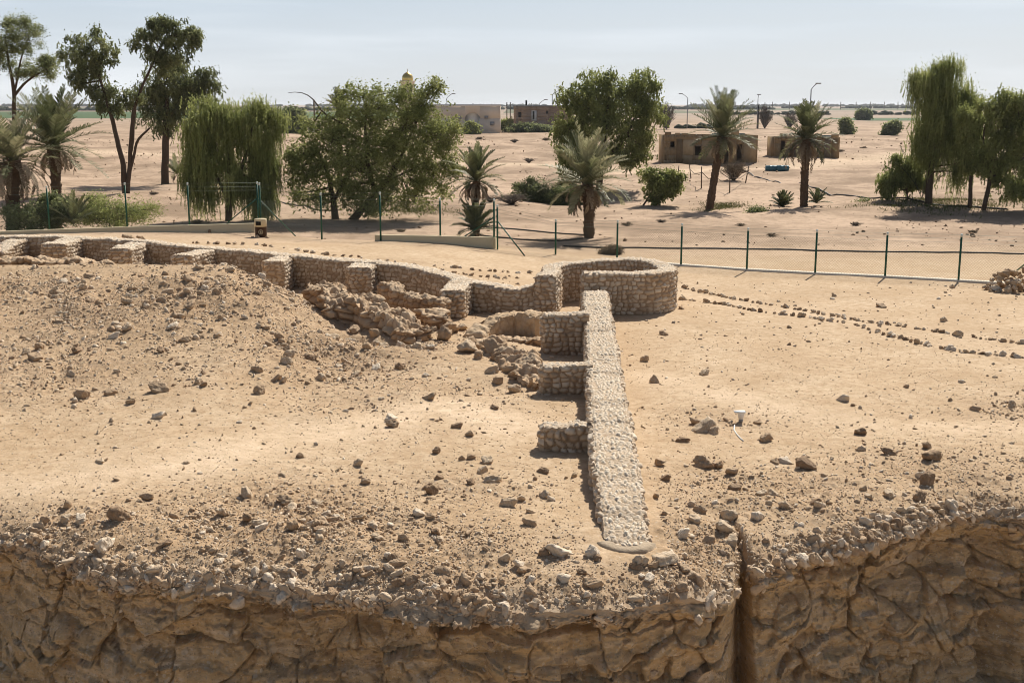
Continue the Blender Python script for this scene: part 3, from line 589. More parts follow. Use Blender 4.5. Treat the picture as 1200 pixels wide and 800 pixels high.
NAMED = [(652, 648, .20, 3, 'big pale boulder at the foot of the long wall, left of its mortar lip', 'boulder'), (694, 650, .19, 3, 'flat pale boulder touching the mortar lip of the long wall', 'boulder'),
         (470, 632, .12, 1, 'single round brown stone on bare sand above the cliff edge', 'stone'), (573, 541, .15, 2, 'grey angular stone in open sand left of the nearest short wall', 'stone'),
         (512, 530, .12, 0, 'dark brown stone left of the grey angular stone in open sand', 'stone'), (550, 537, .11, 1, 'small stone beside the grey angular stone, on its left', 'stone'),
         (598, 592, .16, 2, 'pale stone of the little heap left of the long wall', 'stone'), (609, 585, .12, 2, 'smaller stone leaning on the little heap left of the long wall', 'stone'),
         (638, 582, .10, 2, 'stone at the right of the little heap near the wall shadow', 'stone'), (828, 505, .27, 2, 'large cracked rock half buried right of the long wall, biggest of its cluster', 'boulder'), (815, 497, .18, 1, 'brown rock at the left of the large cracked rock', 'boulder'), (838, 508, .13, 2, 'small grey rock at the right of the large cracked rock', 'stone'), (826, 546, .2, 1, 'dark rock below the large cracked rock', 'boulder'), (840, 548, .13, 0, 'small dark stone at the right of the dark rock below the cracked rock', 'stone'),
         (1089, 538, .20, 0, 'large dark rock alone on sand at the right', 'boulder'), (1086, 566, .19, 0, 'flat dark clod just below the large dark rock at the right', 'stone'), (948, 548, .20, 0, 'dark brown clod on sand above the right cliff', 'stone'),
         (921, 542, .13, 3, 'white stone beside the dark brown clod above the right cliff', 'stone'), (862, 572, .16, 0, 'dark rock on sand above the cleft in the cliff', 'stone'), (890, 578, .12, 2, 'grey stone right of the dark rock above the cleft', 'stone'),
         (456, 492, .15, 3, 'white stone on sand in the middle of the rubble field', 'stone'), (460, 499, .13, 1, 'yellowish stone touching the white stone in mid rubble field', 'stone'), (504, 468, .17, 1, 'round brown stone on sand right of the white stone', 'stone'),
         (579, 479, .12, 0, 'small dark stone in open sand left of the middle short wall', 'stone'), (537, 501, .13, 0, 'dark lump on open sand above the grey angular stone', 'stone'), (44, 422, .22, 1, 'large brown boulder on the left of the rubble mound', 'boulder'),
         (98, 466, .2, 1, 'brown boulder low on the left rubble mound', 'boulder'), (184, 459, .22, 1, 'wide brown boulder at the foot of the rubble mound', 'boulder'), (186, 490, .17, 3, 'white rock lying on the pale track below the mound', 'boulder'),
         (832, 632, .15, 1, 'grey stone in the gully left of the cleft, below a taller stack', 'stone'), (850, 604, .17, 2, 'uppermost stone of the column above the cleft', 'stone'), (852, 620, .16, 2, 'second stone of the column above the cleft', 'stone'),
         (858, 634, .15, 2, 'third stone of the column above the cleft', 'stone'), (783, 658, .22, 2, 'rough grey boulder right of the mortar lip', 'boulder'), (140, 613, .2, 0, 'dark overhanging rock slab near the left cliff edge', 'boulder'),
         (120, 640, .2, 3, 'pale boulder on the left cliff edge', 'boulder'), (696, 682, .12, 1, 'brown stone below the flat pale boulder near the edge', 'stone'), (622, 678, .1, 3, 'white pebble stone on the sand above the middle of the cliff', 'stone')]
taken = []
for px, py, sz, tn, lb, ct in NAMED:
    p = gp(px, py); rock(p, sz, tn, lb, ct, None, 'boulder' if ct == 'boulder' else 'loose_stone'); taken.append(p[:2])
# scattered stones: the largest are individuals, the rest one mass
def walls_clear(x, y):
    ok = (dline(x, y, MAIN[:, :2]) > .65) & (dline(x, y, BK[:, :2]) > .55)
    for a, b in ((23.1, .6), (28.0, .8), (33.0, .9)): ok &= ~((np.abs(y - a) < .4) & (x > b - .15) & (x < 2.4))
    return ok & ~((x > .9) & (x < 5.6) & (y > 38.2) & (y < 42.3))
def scatter(n, seed, dens, xr, yr):
    r = np.random.default_rng(seed); out = []
    while sum(len(o) for o in out) < n:
        m = 40000; y = 14.8 + (yr - 14.8) * r.random(m) ** 1.5; x = (r.random(m) * 2 - 1) * (.46 * y + 3.0)
        k = (r.random(m) < dens(x, y)) & (y > yedge(x) + .08) & walls_clear(x, y); out.append(np.stack([x[k], y[k]], 1))
    return np.concatenate(out)[:n]
def dens(x, y):
    return rubm(x, y) ** 1.4 * (.35 + 1.1 * np.clip(fbm(x * .9, y * .9, 4, 51) * 2.6 + .02, 0, 1.8)) + .02
ALL = scatter(24000, 5, dens, 0, 46)
rs = np.random.default_rng(21); SZ = np.minimum(.020 * rs.random(len(ALL)) ** -.34, .12)
SZ *= np.interp(ALL[:, 1], [15, 24, 40], [.85, 1.1, 1.35])
app = SZ / ALL[:, 1]; order = np.argsort(-app); big = order[:255]
BZ = gz(ALL[big, 0], ALL[big, 1])
for i, z in zip(big, BZ):
    x, y = ALL[i]; tn = int(rs.choice([0, 1, 1, 2, 2, 3]))
    pale = 'pale' if tn >= 2 else 'brown'
    if y > 28: reg, gp_ = 'lying loose on the rubble mound below the retaining wall', 'stones on the rubble mound'
    elif x > 2.4: reg, gp_ = 'lying loose on the sand right of the long wall', 'stones right of the long wall'
    elif y > 21: reg, gp_ = 'lying loose on the open sand and track below the mound', 'stones on the open sand'
    else: reg, gp_ = 'lying loose on the stony ground above the left cliff edge', 'stones above the left cliff edge'
    rock((x, y, z), SZ[i] * 1.1, tn, f'{pale} stone {reg}', 'stone', f'{pale} {gp_}')
def mass(name, idx_xy, sizes, seed, embed=.38, zf=None, sub=1, tone=(.32, .98), rough=False):
    r = np.random.default_rng(seed); T = [rock_template(100 + s, sub, rough) for s in range(8)]; mb = MB()
    Z = (gz(idx_xy[:, 0], idx_xy[:, 1]) if zf is None else zf)
    ty = r.integers(0, 8, len(idx_xy))
    for t in range(8):
        k = np.where(ty == t)[0]; V, Fa = T[t]; n = len(k)
        if not n: continue
        an = r.uniform(0, 6.28, n); c, s = np.cos(an)[:, None], np.sin(an)[:, None]; sz = sizes[k][:, None]
        st = r.uniform(.75, 1.25, (n, 3))
        lx, ly, lz = V[None, :, 0] * st[:, :1], V[None, :, 1] * st[:, 1:2], V[None, :, 2] * st[:, 2:]
        tl = r.uniform(-.5, .5, n)[:, None]; lx, lz = lx * np.cos(tl) - lz * np.sin(tl), lx * np.sin(tl) + lz * np.cos(tl)
        P = np.stack([idx_xy[k, :1] + sz * (lx * c - ly * s), idx_xy[k, 1:] + sz * (lx * s + ly * c), Z[k][:, None] + sz * (lz + .5 - embed)], -1)
        FF = (Fa[None] + (np.arange(n) * len(V))[:, None, None]).reshape(-1, 3)
        mb.add(P.reshape(-1, 3), FF, np.repeat(r.uniform(*tone, n), len(V)))
    o = mb.build(name, M['rock']); return tag(o, None, None, None, 'stuff')
rest = order[255:]
for rr_, sb_, sd_ in ((rest[:7000], 2, 9), (rest[7000:], 1, 19)): tag(mass('rubble_stones', ALL[rr_], SZ[rr_], sd_, sub=sb_), 'small rubble stones strewn over mound and sand', 'rubble')
gr = scatter(70000, 15, lambda x, y: np.clip(rubm(x, y) * .8 + .13, 0, 1), 0, 36)
tag(mass('gravel', gr, .008 + .014 * np.random.default_rng(3).random(len(gr)) ** 3, 10, sub=1), 'fine gravel scattered over the sand', 'gravel')
rf_ = np.random.default_rng(77); fy_ = 58 + 190 * rf_.random(16000) ** 1.3; fx_ = (rf_.random(16000) * 2 - 1) * (.46 * fy_); kf = fbm(fx_ * .07, fy_ * .07, 3, 61) + .35 * rf_.normal(size=16000) > .36
tag(mass('plain_stones', np.stack([fx_[kf], fy_[kf]], 1), (.03 + .12 * rf_.random(kf.sum()) ** 4) * np.maximum(1, fy_[kf] / 110), 78, .3, None, 1, (.0, .6)), 'stones and clods strewn over the plain behind the fence', 'rubble')
# crusty stones packed along the cliff lip
r = np.random.default_rng(44); n = 7800; lx = r.uniform(-16, 16, n); tt = np.abs(r.normal(0, .30, n))
keep = fbm(lx * .8, lx * 0 + tt, 3, 47) + r.uniform(-.6, .7, n) > -.05; lx = lx[keep]; tt = tt[keep]; ly = yedge(lx) + tt; lz = gz(lx, ly)
FX, FY, FZ, FD = FACE; kk = r.integers(0, FX.shape[0], 60000); jj = r.integers(0, FX.shape[1], 60000); q = FD[kk, jj]
ok = (r.random(60000) < np.exp(-(q / .17) ** 1.5) * .35 + .006) & (fbm(FX[kk, jj] * 1.1, q * 3, 3, 48) > -.25); kk, jj = kk[ok], jj[ok]
XY = np.concatenate([np.stack([lx, ly], 1), np.stack([FX[kk, jj], FY[kk, jj]], 1)]); ZZ = np.concatenate([lz, FZ[kk, jj] - .02]); SS = np.minimum(.016 * r.random(len(XY)) ** -.55, .12)
tag(mass('lip_stones', XY, SS, 45, .55, ZZ, 3, (.3, .95), True), 'crumbly pale stones packed along the cliff lip', 'rubble')
# path edging rows, terrace row, pile
def rowstones(pxs, step, label, group, s=(.07, .15), jit=.07, z0=0.0, skip=.12, name='edging_stone'):
    P = np.array([gp(a, b, z0) for a, b in pxs]); P, t = resample(P, step)
    for p in P:
        if random.random() < skip: continue
        x, y = p[0] + random.uniform(-jit, jit), p[1] + random.uniform(-jit, jit)
        rock((x, y, float(gz(x, y))), random.uniform(*s), random.choice([0, 1, 1, 2, 2, 3, 3]), label, 'stone', group, name, sink=.22)
rowstones([(800, 337), (860, 350), (930, 362), (1000, 375), (1060, 383), (1120, 393), (1200, 403), (1240, 408)], .165, 'stone set in the row along the far side of the path', 'stones edging the far side of the path', (.05, .115))
rowstones([(798, 351), (850, 357), (880, 364), (940, 371), (1000, 380), (1050, 396), (1100, 408), (1150, 415), (1200, 419), (1240, 422)], .165, 'stone set in the row along the near side of the path', 'stones edging the near side of the path', (.055, .125))
rowstones([(225, 285), (300, 287), (350, 294), (420, 302), (470, 310), (510, 312), (560, 317), (622, 320)], .34, 'dark stone in the far row along the terrace behind the retaining wall', 'stones in the far terrace row', (.06, .12), .1, .9, .2)
rowstones([(520, 318), (560, 324), (600, 326), (618, 325)], .3, 'dark stone in the near row of stones on the terrace by the tower', 'stones in the near terrace row', (.06, .12), .06, .8, .15)
pc = gp(1188, 343)
for k in range(120):
    a = random.uniform(0, 6.28); rr = random.uniform(0, 1) ** .6
    x, y = pc[0] + .75 + math.cos(a) * rr * 1.6, pc[1] + .6 + math.sin(a) * rr * .9
    top = .72 * (1 - rr ** 3)
    lv = random.random() if rr < .8 else random.random() * .5
    rock((x, y, float(gz(x, y)) + top * (1 if k % 2 else lv)), random.uniform(.1, .17), random.choice([1, 1, 2, 2, 3]), 'rounded stone in the neat heap beside the fence at the right edge', 'stone', 'stones of the heap by the fence', 'piled_stone', sink=.25)
# tumbled stones round the collapsed walls
TB = [(395, 345), (412, 352), (430, 342), (440, 333), (382, 352), (390, 372), (418, 398), (440, 400), (525, 390), (540, 386), (520, 396), (552, 402), (566, 408), (577, 415), (560, 420), (590, 425), (575, 436), (602, 436), (585, 450), (600, 458), (615, 440), (590, 415), (604, 420), (622, 430),
      (632, 440), (546, 412), (170, 304), (178, 312), (190, 318), (160, 310), (200, 308), (165, 300), (150, 297), (186, 326), (338, 328), (222, 372)]
for px, py in TB:
    p = gp(px, py, .3); rock(p, random.uniform(.16, .32), random.choice([1, 1, 2]), 'big tumbled stone lying among the collapsed walls', 'stone', 'tumbled stones of the collapsed walls', 'tumbled_stone', sink=.2)

# ------------------------------------------------------------------ fences
def fence(name, label, P, tops, step_pts, hgt=1.8, wall=False, braces=()):
    root = empty(name, (P[0][0], P[0][1], tops[0]), label, 'fence')
    for (x, y, z, h) in step_pts:
        mb = MB(); mb.tube([(x, y, z - .25), (x, y, z + h - .12)], .042, 8)
        part(mb.build('post', M['green_metal']), root)
        mb = MB(); mb.tube([(x, y, z + h - .12), (x, y, z + h)], .044, 8); c = mb.build('post_tip', M['white_cap']); part(c, root)
    mb = MB()                             # chain link as diagonal wires
    for (x0, y0, z0, h0), (x1, y1, z1, h1) in zip(step_pts[:-1], step_pts[1:]):
        L = math.hypot(x1 - x0, y1 - y0); hh = 1.45; g = .11; n = int((L + hh) / g); w = .0026
        A, B = np.array([x0, y0, z0 + .05]), np.array([x1, y1, z1 + .05]); e = (B - A) / L
        for sg in (1, -1):
            for i in range(n):
                s0 = i * g - (hh if sg > 0 else 0)
                t0, t1 = (max(0, -s0), min(hh, L - s0)) if sg > 0 else (max(0, s0 - L), min(hh, s0))
                if t1 - t0 < .02: continue
                p = A + e * (s0 + sg * t0) + np.array([0, 0, t0]); q = A + e * (s0 + sg * t1) + np.array([0, 0, t1])
                dx = np.array([w, 0, 0]); dy = np.array([0, w, 0])
                mb.add([p - dx - dy, p + dx - dy, p + dy * 2, q - dx - dy, q + dx - dy, q + dy * 2], [[0, 1, 4, 3], [1, 2, 5, 4], [2, 0, 3, 5]])
    part(mb.build('wire_mesh', M['wire']), root)
    for hz in (.98, .90, .82):
        mb = MB(); mb.tube([(x, y, z + h * hz) for x, y, z, h in step_pts], .004, 4); part(mb.build('barbed_wire' if hz > .85 else 'tension_wire', M['wire']), root)
    for (a, b) in braces:
        mb = MB(); mb.tube([a, b], .03, 6); part(mb.build('brace', M['green_metal']), root)
    return root
def postpx(px, pt, pb, y):               # a post from its photo pixels at distance y
    b = aty(px, pb, y); t = aty(px, pt, y); return (b[0], b[1], b[2], t[2] - b[2])
LW = [(-70, 220, 270, 54.2), (58, 218, 267, 56.4), (149, 214, 264, 57.6), (222, 214, 262, 58.4), (303, 213, 262, 58.8)]
LP = [postpx(*p) for p in LW]; LP = [(x, y, z - .25, h + .25) for x, y, z, h in LP]
q = LP[-1]
fence('wire_fence', 'green post wire fence standing on the long cream kerb wall at the left', [LP[0]], [0], LP, braces=[((q[0], q[1], q[2] + 1.5), tuple(gp(345, 274, .5) + [0, .3, 0])), ((q[0], q[1], q[2] + 1.5), (q[0] - 1.5, q[1] - .2, q[2] + .3))])
MW = [(306, 214, 268, 58.2), (377, 226, 273, 55.6), (446, 225, 273, 55.0), (516, 232, 276, 54.6), (579, 233, 278, 54.0)]
MP = [postpx(*p) for p in MW]; MP = [(x, y, z - .1, h + .1) for x, y, z, h in MP]
q = MP[-1]
fence('wire_fence', 'green post wire fence in the middle, behind the terrace and litter bin', [MP[0]], [0], MP, braces=[((q[0], q[1], q[2] + 1.0), (q[0] - 1.5, q[1] + .4, q[2] + .0))])
RW = [(583, 240, 299, 53.6), (651, 257, 303, 53.3), (723, 258, 306, 52.2), (798, 262, 311, 50.8), (875, 267, 317, 49.3), (955, 269, 322, 48.1), (1037, 272, 325, 47.3), (1123, 274, 330, 46.2), (1215, 278, 336, 45.0), (1300, 281, 341, 44)]
RP = [postpx(*p) for p in RW]; RP = [(x, y, float(gz(x, y)) , z + h - float(gz(x, y))) for x, y, z, h in RP]
q = RP[0]; q2 = RP[8]
fence('wire_fence', 'green post wire fence crossing the flat sand from middle to right edge', [RP[0]], [0], RP, braces=[((q[0], q[1], q[2] + 1.3), tuple(gp(615, 300))), ((q2[0], q2[1], q2[2] + 1.3), tuple(gp(1185, 322)))])
# cream kerb walls
def kerb(name, label, pts, th, matn, seed=0):   # pts: x, y, zbase, ztop
    P, s = resample(np.array(pts), .25); n = len(P); T = np.gradient(P[:, :2], axis=0); T /= np.linalg.norm(T, axis=1)[:, None]; N = np.stack([T[:, 1], -T[:, 0]], 1) * th / 2
    A, B = P[:, :2] - N, P[:, :2] + N; c = .025
    ring = np.stack([np.c_[B, P[:, 2]], np.c_[B, P[:, 3] - c], np.c_[B - N * (c / th * 2), P[:, 3]], np.c_[A + N * (c / th * 2), P[:, 3]], np.c_[A, P[:, 3] - c], np.c_[A, P[:, 2]]], 1)
    Fs = [gridF(n, 6)]; caps = np.array([[0, 1, 4, 5], [1, 2, 3, 4]]); e = (n - 1) * 6
    Fs += [caps[:, ::-1], caps + e]
    o = mesh_np(name, ring.reshape(-1, 3), np.concatenate(Fs), M[matn], False, {'tint': np.full(n * 6, .5)}); return tag(o, label, 'low wall')
def lowpt(px, py, y, zb): p = aty(px, py, y); return (p[0], p[1], zb, p[2])
kerb('kerb_wall', 'long cream rendered low wall under the left fence, ending at the litter bin', [lowpt(-90, 274, 54.0, 0), lowpt(0, 271, 55.2, 0), lowpt(150, 265.5, 57.6, 0), lowpt(298, 261.5, 58.8, 0)], .22, 'cream')
kerb('kerb_wall', 'cream rendered low wall ending at a green post in the middle', [lowpt(440, 275, 55.2, .0), lowpt(500, 276, 54.6, -.3), lowpt(581, 278, 53.9, -.3)], .22, 'cream')
kerb('kerb_beam', 'pale concrete beam along the ground under the right fence', [(x, y + .12, float(gz(x, y)) - .2, float(gz(x, y)) + .08) for x, y, z, h in RP[2:]], .34, 'beam')
# litter bin
def litter_bin():
    p = gp(306, 278, .5); r = empty('litter_bin', p, 'round litter bin, brown below and cream above, at the end of the cream wall', 'litter bin')
    mb = MB().lathe(p, [(0, .0), (.27, .0), (.27, .5), (.275, .5), (.0, .5)], 24); part(mb.build('bin_body', M['brown_paint'], None, False), r)
    mb = MB().lathe(p, [(.0, .505), (.285, .505), (.285, .84), (.27, .87), (0, .88)], 24); hd = part(mb.build('bin_hood', M['cream']), r)
    mb = MB().box((p[0] - .17, p[1] - .292, p[2] + .58), (p[0] + .07, p[1] - .23, p[2] + .76)); part(mb.build('slot', M['dark']), r)
    mb = MB(); t = np.arange(20) * 2 * math.pi / 20
    V = np.concatenate([np.stack([p[0] + .05 + np.cos(t) * q, p[1] - .276 + 0 * t, p[2] + .27 + np.sin(t) * q], -1) for q in (.085, .11)]); i = np.arange(20)
    mb.add(V, np.stack([i, np.roll(i, -1), np.roll(i, -1) + 20, i + 20], -1)); mb.box((p[0] + .02, p[1] - .28, p[2] + .22), (p[0] + .08, p[1] - .275, p[2] + .32)); part(mb.build('emblem', M['cream']), r)
    for dx, s in ((-.35, .1), (-.1, .13), (.3, .1), (.38, .08)): rock((p[0] + dx, p[1] - .38, p[2]), s, 2, 'small pale stone at the foot of the litter bin', 'stone', 'stones at the litter bin')
litter_bin()
def spot():
    p = gp(868, 494); r = empty('spotlight', p, 'small white cone shaped spotlight standing on the sand right of the long wall', 'spotlight')
    mb = MB().lathe(p, [(0, -.05), (.045, -.05), (.05, .05), (.045, .07), (0, .07)], 16); part(mb.build('stem', M['steel']), r)
    mb = MB().lathe(p, [(0, .07), (.05, .07), (.085, .21), (.085, .225), (0, .22)], 20); part(mb.build('cone', M['white'], None, True), r)
    mb = MB().box((p[0] - .15, p[1] - .09, p[2] + .226), (p[0] + .09, p[1] + .09, p[2] + .242)); part(mb.build('cap_plate', M['white']), r)
    q = [gp(861, 497), gp(860, 503), gp(864, 510), gp(868, 514), gp(871, 517)]
    mb = MB().tube([x + [0, 0, .012] for x in q], .014, 6); tag(mb.build('cable', M['white']), 'short white cable lying on sand below the cone spotlight', 'cable')
spot()
def hose(label, pxs, rad=.03):
    P = np.array([gp(a, b) for a, b in pxs]); P, t = resample(P, .5)
    P[:, 0] += .08 * fbm(t * .25, t * 0, 2, 5); P[:, 1] += .25 * fbm(t * .2, t * 0 + 5., 2, 6); P[:, 2] = gz(P[:, 0], P[:, 1]) + rad * .8
    tag(MB().tube(P, rad, 6).build('irrigation_hose', M['hose']), label, 'hose')
hose('black irrigation hose running straight over sand behind the right fence', [(660, 289), (700, 291), (800, 292), (900, 293), (1000, 295), (1100, 296), (1250, 298)], .04)
hose('black irrigation hose leading left from the palm behind the fence', [(560, 266), (600, 269), (640, 273), (685, 276)], .04)
hose('black irrigation hose in front of the palm foot behind the fence', [(560, 276), (610, 282), (660, 283), (684, 280)], .04)
hose('black hose running over the sand right of the ruined huts', [(865, 204), (900, 212), (950, 224), (1010, 232), (1085, 240), (1180, 246)], .06)
hose('black hose on the ground left of the big tree', [(300, 232), (330, 238), (370, 244), (400, 247)], .05)

# ------------------------------------------------------------------ trees
def quads(C, U, Vv):                      # quads from centres and half axes
    P = np.stack([C - U - Vv, C + U - Vv, C + U + Vv, C - U + Vv], 1); n = len(C)
    return P.reshape(-1, 3), np.arange(n * 4).reshape(n, 4)
def rdir(n, r): d = r.normal(size=(n, 3)); return d / np.linalg.norm(d, axis=1)[:, None]
def tree(name, label, D, trunks, clumps, leaf='ghaf', seed=0, dens=1.0, weep=0.0, ls=(.05, .13), tuft=.42, depth=.8, group=None, cat='tree', twigs=True, barkm='bark', upright=0.0, dark=0.0):
    """trunks: lists of (px, py, radius m, depth offset m); clumps: (px, py, rx px, ry px) at distance D"""
    r = np.random.default_rng(seed); sc = D / F; mb = MB(); lv = MB(); base = None; ends = []
    for tr in trunks:
        pts = []
        for k, q in enumerate(tr):
            p = aty(q[0], q[1], D + (q[3] if len(q) > 3 else 0)); pts.append([*p, q[2]])
        pts = np.array(pts)
        if tr[0][1] == trunks[0][0][1] or len(tr[0]) > 4: pts[0, 2] = float(gz(pts[0, 0], pts[0, 1])) - .15
        if base is None: base = (pts[0, 0], pts[0, 1], pts[0, 2] + .15)
        Q, t = resample3(pts, .35); jj = np.clip(t / 1.5, 0, 1)[:, None]
        Q[:, :2] += .06 * np.stack([fbm(t * .9, t * 0 + seed, 2, seed + 1), fbm(t * .9, t * 0 + 9. + seed, 2, seed + 2)], 1) * jj
        mb.tube(Q[:, :3], Q[:, 3], 8); ends.append(Q)
    lim = np.concatenate(ends) if ends else None
    cl2 = list(clumps)
    for (cx, cy, rx, ry, *o) in clumps:
        for _ in range(3):
            a = r.uniform(0, 6.28); q = r.uniform(.25, .5); cl2.append((cx + rx * 1.0 * math.cos(a), cy + ry * 1.0 * math.sin(a), max(rx * q, 3), max(ry * q, 2.5), .6))
    for (cx, cy, rx, ry, *o) in cl2:
        w = o[0] if o else 1.0; dy = o[1] if len(o) > 1 else r.uniform(-.5, .5) * depth * min(rx, 40) * sc * 1.2
        c = aty(cx, cy, D + dy); R = np.array([rx * sc, max(rx, ry) * sc * depth, ry * sc])
        nt = max(5, int(w * dens * 2.1 * (rx * ry) * sc * sc / (tuft * tuft) * 2.2))
        d = rdir(nt, r); tc_ = c + d * R * (r.random(nt) ** .4)[:, None]
        if lim is not None and twigs:
            i = np.argmin(np.linalg.norm(lim[:, :3] - c, axis=1)); s0 = lim[i, :3]; r0 = min(lim[i, 3] * .7, .07)
            mid = (s0 + c) / 2 + r.normal(0, .12, 3) * np.linalg.norm(c - s0) * .5; u = np.linspace(0, 1, 7)[:, None]
            mb.tube((1 - u) ** 2 * s0 + 2 * u * (1 - u) * mid + u * u * c, np.linspace(max(r0, .025), .02, 7), 5, cap=False)
            for q in tc_[::2]:
                m_ = (c + q) / 2 + r.normal(0, .1, 3); mb.tube(np.array([c, m_, q]), [.018, .013, .006], 3, cap=False)
        ne = max(2, nt // 3); d2 = rdir(ne, r); tc_ = np.concatenate([tc_, c + d2 * R * r.uniform(1.0, 1.5, ne)[:, None]]); d = np.concatenate([d, d2])
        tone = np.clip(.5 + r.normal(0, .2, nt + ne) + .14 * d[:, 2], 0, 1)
        for iq, (q, tn) in enumerate(zip(tc_, tone)):
            n = int(105 * r.uniform(.5, 1.5) * (.3 if iq >= nt else 1)); g = r.normal(size=(n, 3)) * tuft * np.array([.62, .62, .5]) * r.uniform(.5, 1.25)
            C_ = q + g
            if weep:
                ns = int(9 * weep) + 2; L = tuft * r.uniform(1.0, 3.2, ns) * weep; k = 24
                st = q + r.normal(size=(ns, 3)) * tuft * .5; h = (np.arange(k) + r.random((ns, k))) / k
                drift = r.normal(0, .12, (ns, 2))
                X = st[:, None] + np.stack([drift[:, :1] * h, drift[:, 1:] * h, -L[:, None] * h], -1); C_ = np.concatenate([C_[: n // 2], X.reshape(-1, 3)])
            n = len(C_); U = rdir(n, r); U[:, 2] = U[:, 2] * .6 - (.9 * min(weep, 1)) + upright; U /= np.linalg.norm(U, axis=1)[:, None]
            Wd = np.cross(U, rdir(n, r)); Wd /= np.linalg.norm(Wd, axis=1)[:, None] + 1e-9
            s = r.uniform(.6, 1.1, n)[:, None]
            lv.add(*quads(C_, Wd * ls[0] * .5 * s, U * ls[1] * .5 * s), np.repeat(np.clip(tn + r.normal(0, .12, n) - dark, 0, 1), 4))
    if base is None: base = tuple(gp(clumps[0][0], clumps[0][1] + clumps[0][3]))
    root = empty(name, base, label, cat, group)
    if mb.n: part(mb.build('trunk' if cat == 'tree' else 'stems', M[barkm]), root)
    part(lv.build('crown' if cat == 'tree' else 'foliage', M[leaf]), root); return root
def resample3(P, ds):
    P = np.asarray(P, float); d = np.concatenate([[0], np.cumsum(np.linalg.norm(np.diff(P[:, :3], axis=0), axis=1))])
    n = max(3, int(d[-1] / ds)); t = np.linspace(0, d[-1], n)
    Q = np.stack([np.interp(t, d, P[:, i]) for i in range(P.shape[1])], 1)
    for _ in range(2): Q[1:-1] = (Q[:-2] + 2 * Q[1:-1] + Q[2:]) / 4
    return Q, t
def frond(lv, dl, c, az, el, L, r, tint, droop=1.0, w=.5, nl=30, rach=None):
    k = 12; u = np.linspace(0, 1, k); e = el - droop * u ** 1.4
    st = np.stack([np.cos(e) * math.cos(az), np.cos(e) * math.sin(az), np.sin(e)], -1) * (L / (k - 1))
    P = c + np.concatenate([[[0, 0, 0]], np.cumsum(st[:-1], 0)]); P = P + np.outer(u ** 2, r.normal(0, .05 * L, 3))
    (rach or dl).tube(P, np.linspace(.022, .006, k), 3, tint * .9, cap=False)
    T = np.gradient(P, axis=0); T /= np.linalg.norm(T, axis=1)[:, None]
    t = np.linspace(.1, 1, nl); B = np.stack([np.interp(t, u, P[:, i]) for i in range(3)], 1); TT = np.stack([np.interp(t, u, T[:, i]) for i in range(3)], 1)
    side = np.cross(TT, [0, 0, 1.]); side /= np.linalg.norm(side, axis=1)[:, None] + 1e-6; up = np.cross(side, TT)
    ll = w * (.35 + .65 * np.sin(np.pi * np.clip(t * .85 + .12, 0, 1)))[:, None]
    for sg in (1, -1):
        d = TT * .75 + side * sg * .75 + up * .35 + r.normal(0, .12, (nl, 3)); d[:, 2] -= .12; d /= np.linalg.norm(d, axis=1)[:, None]
        wv = np.cross(d, up); wv /= np.linalg.norm(wv, axis=1)[:, None] + 1e-6; hw = .03
        V = np.stack([B - wv * hw * .6, B + wv * hw * .6, B + d * ll * .6 + wv * hw, B + d * ll, B + d * ll * .6 - wv * hw], 1)
        lv.add(V.reshape(-1, 3), np.concatenate([np.arange(nl)[:, None] * 5 + [0, 1, 2, 4], ]), np.repeat(np.clip(tint + r.normal(0, .08, nl), 0, 1), 5))
        q = np.arange(nl)[:, None] * 5 + np.array([4, 2, 3]); lv.f[3].append(q + lv.n - nl * 5)
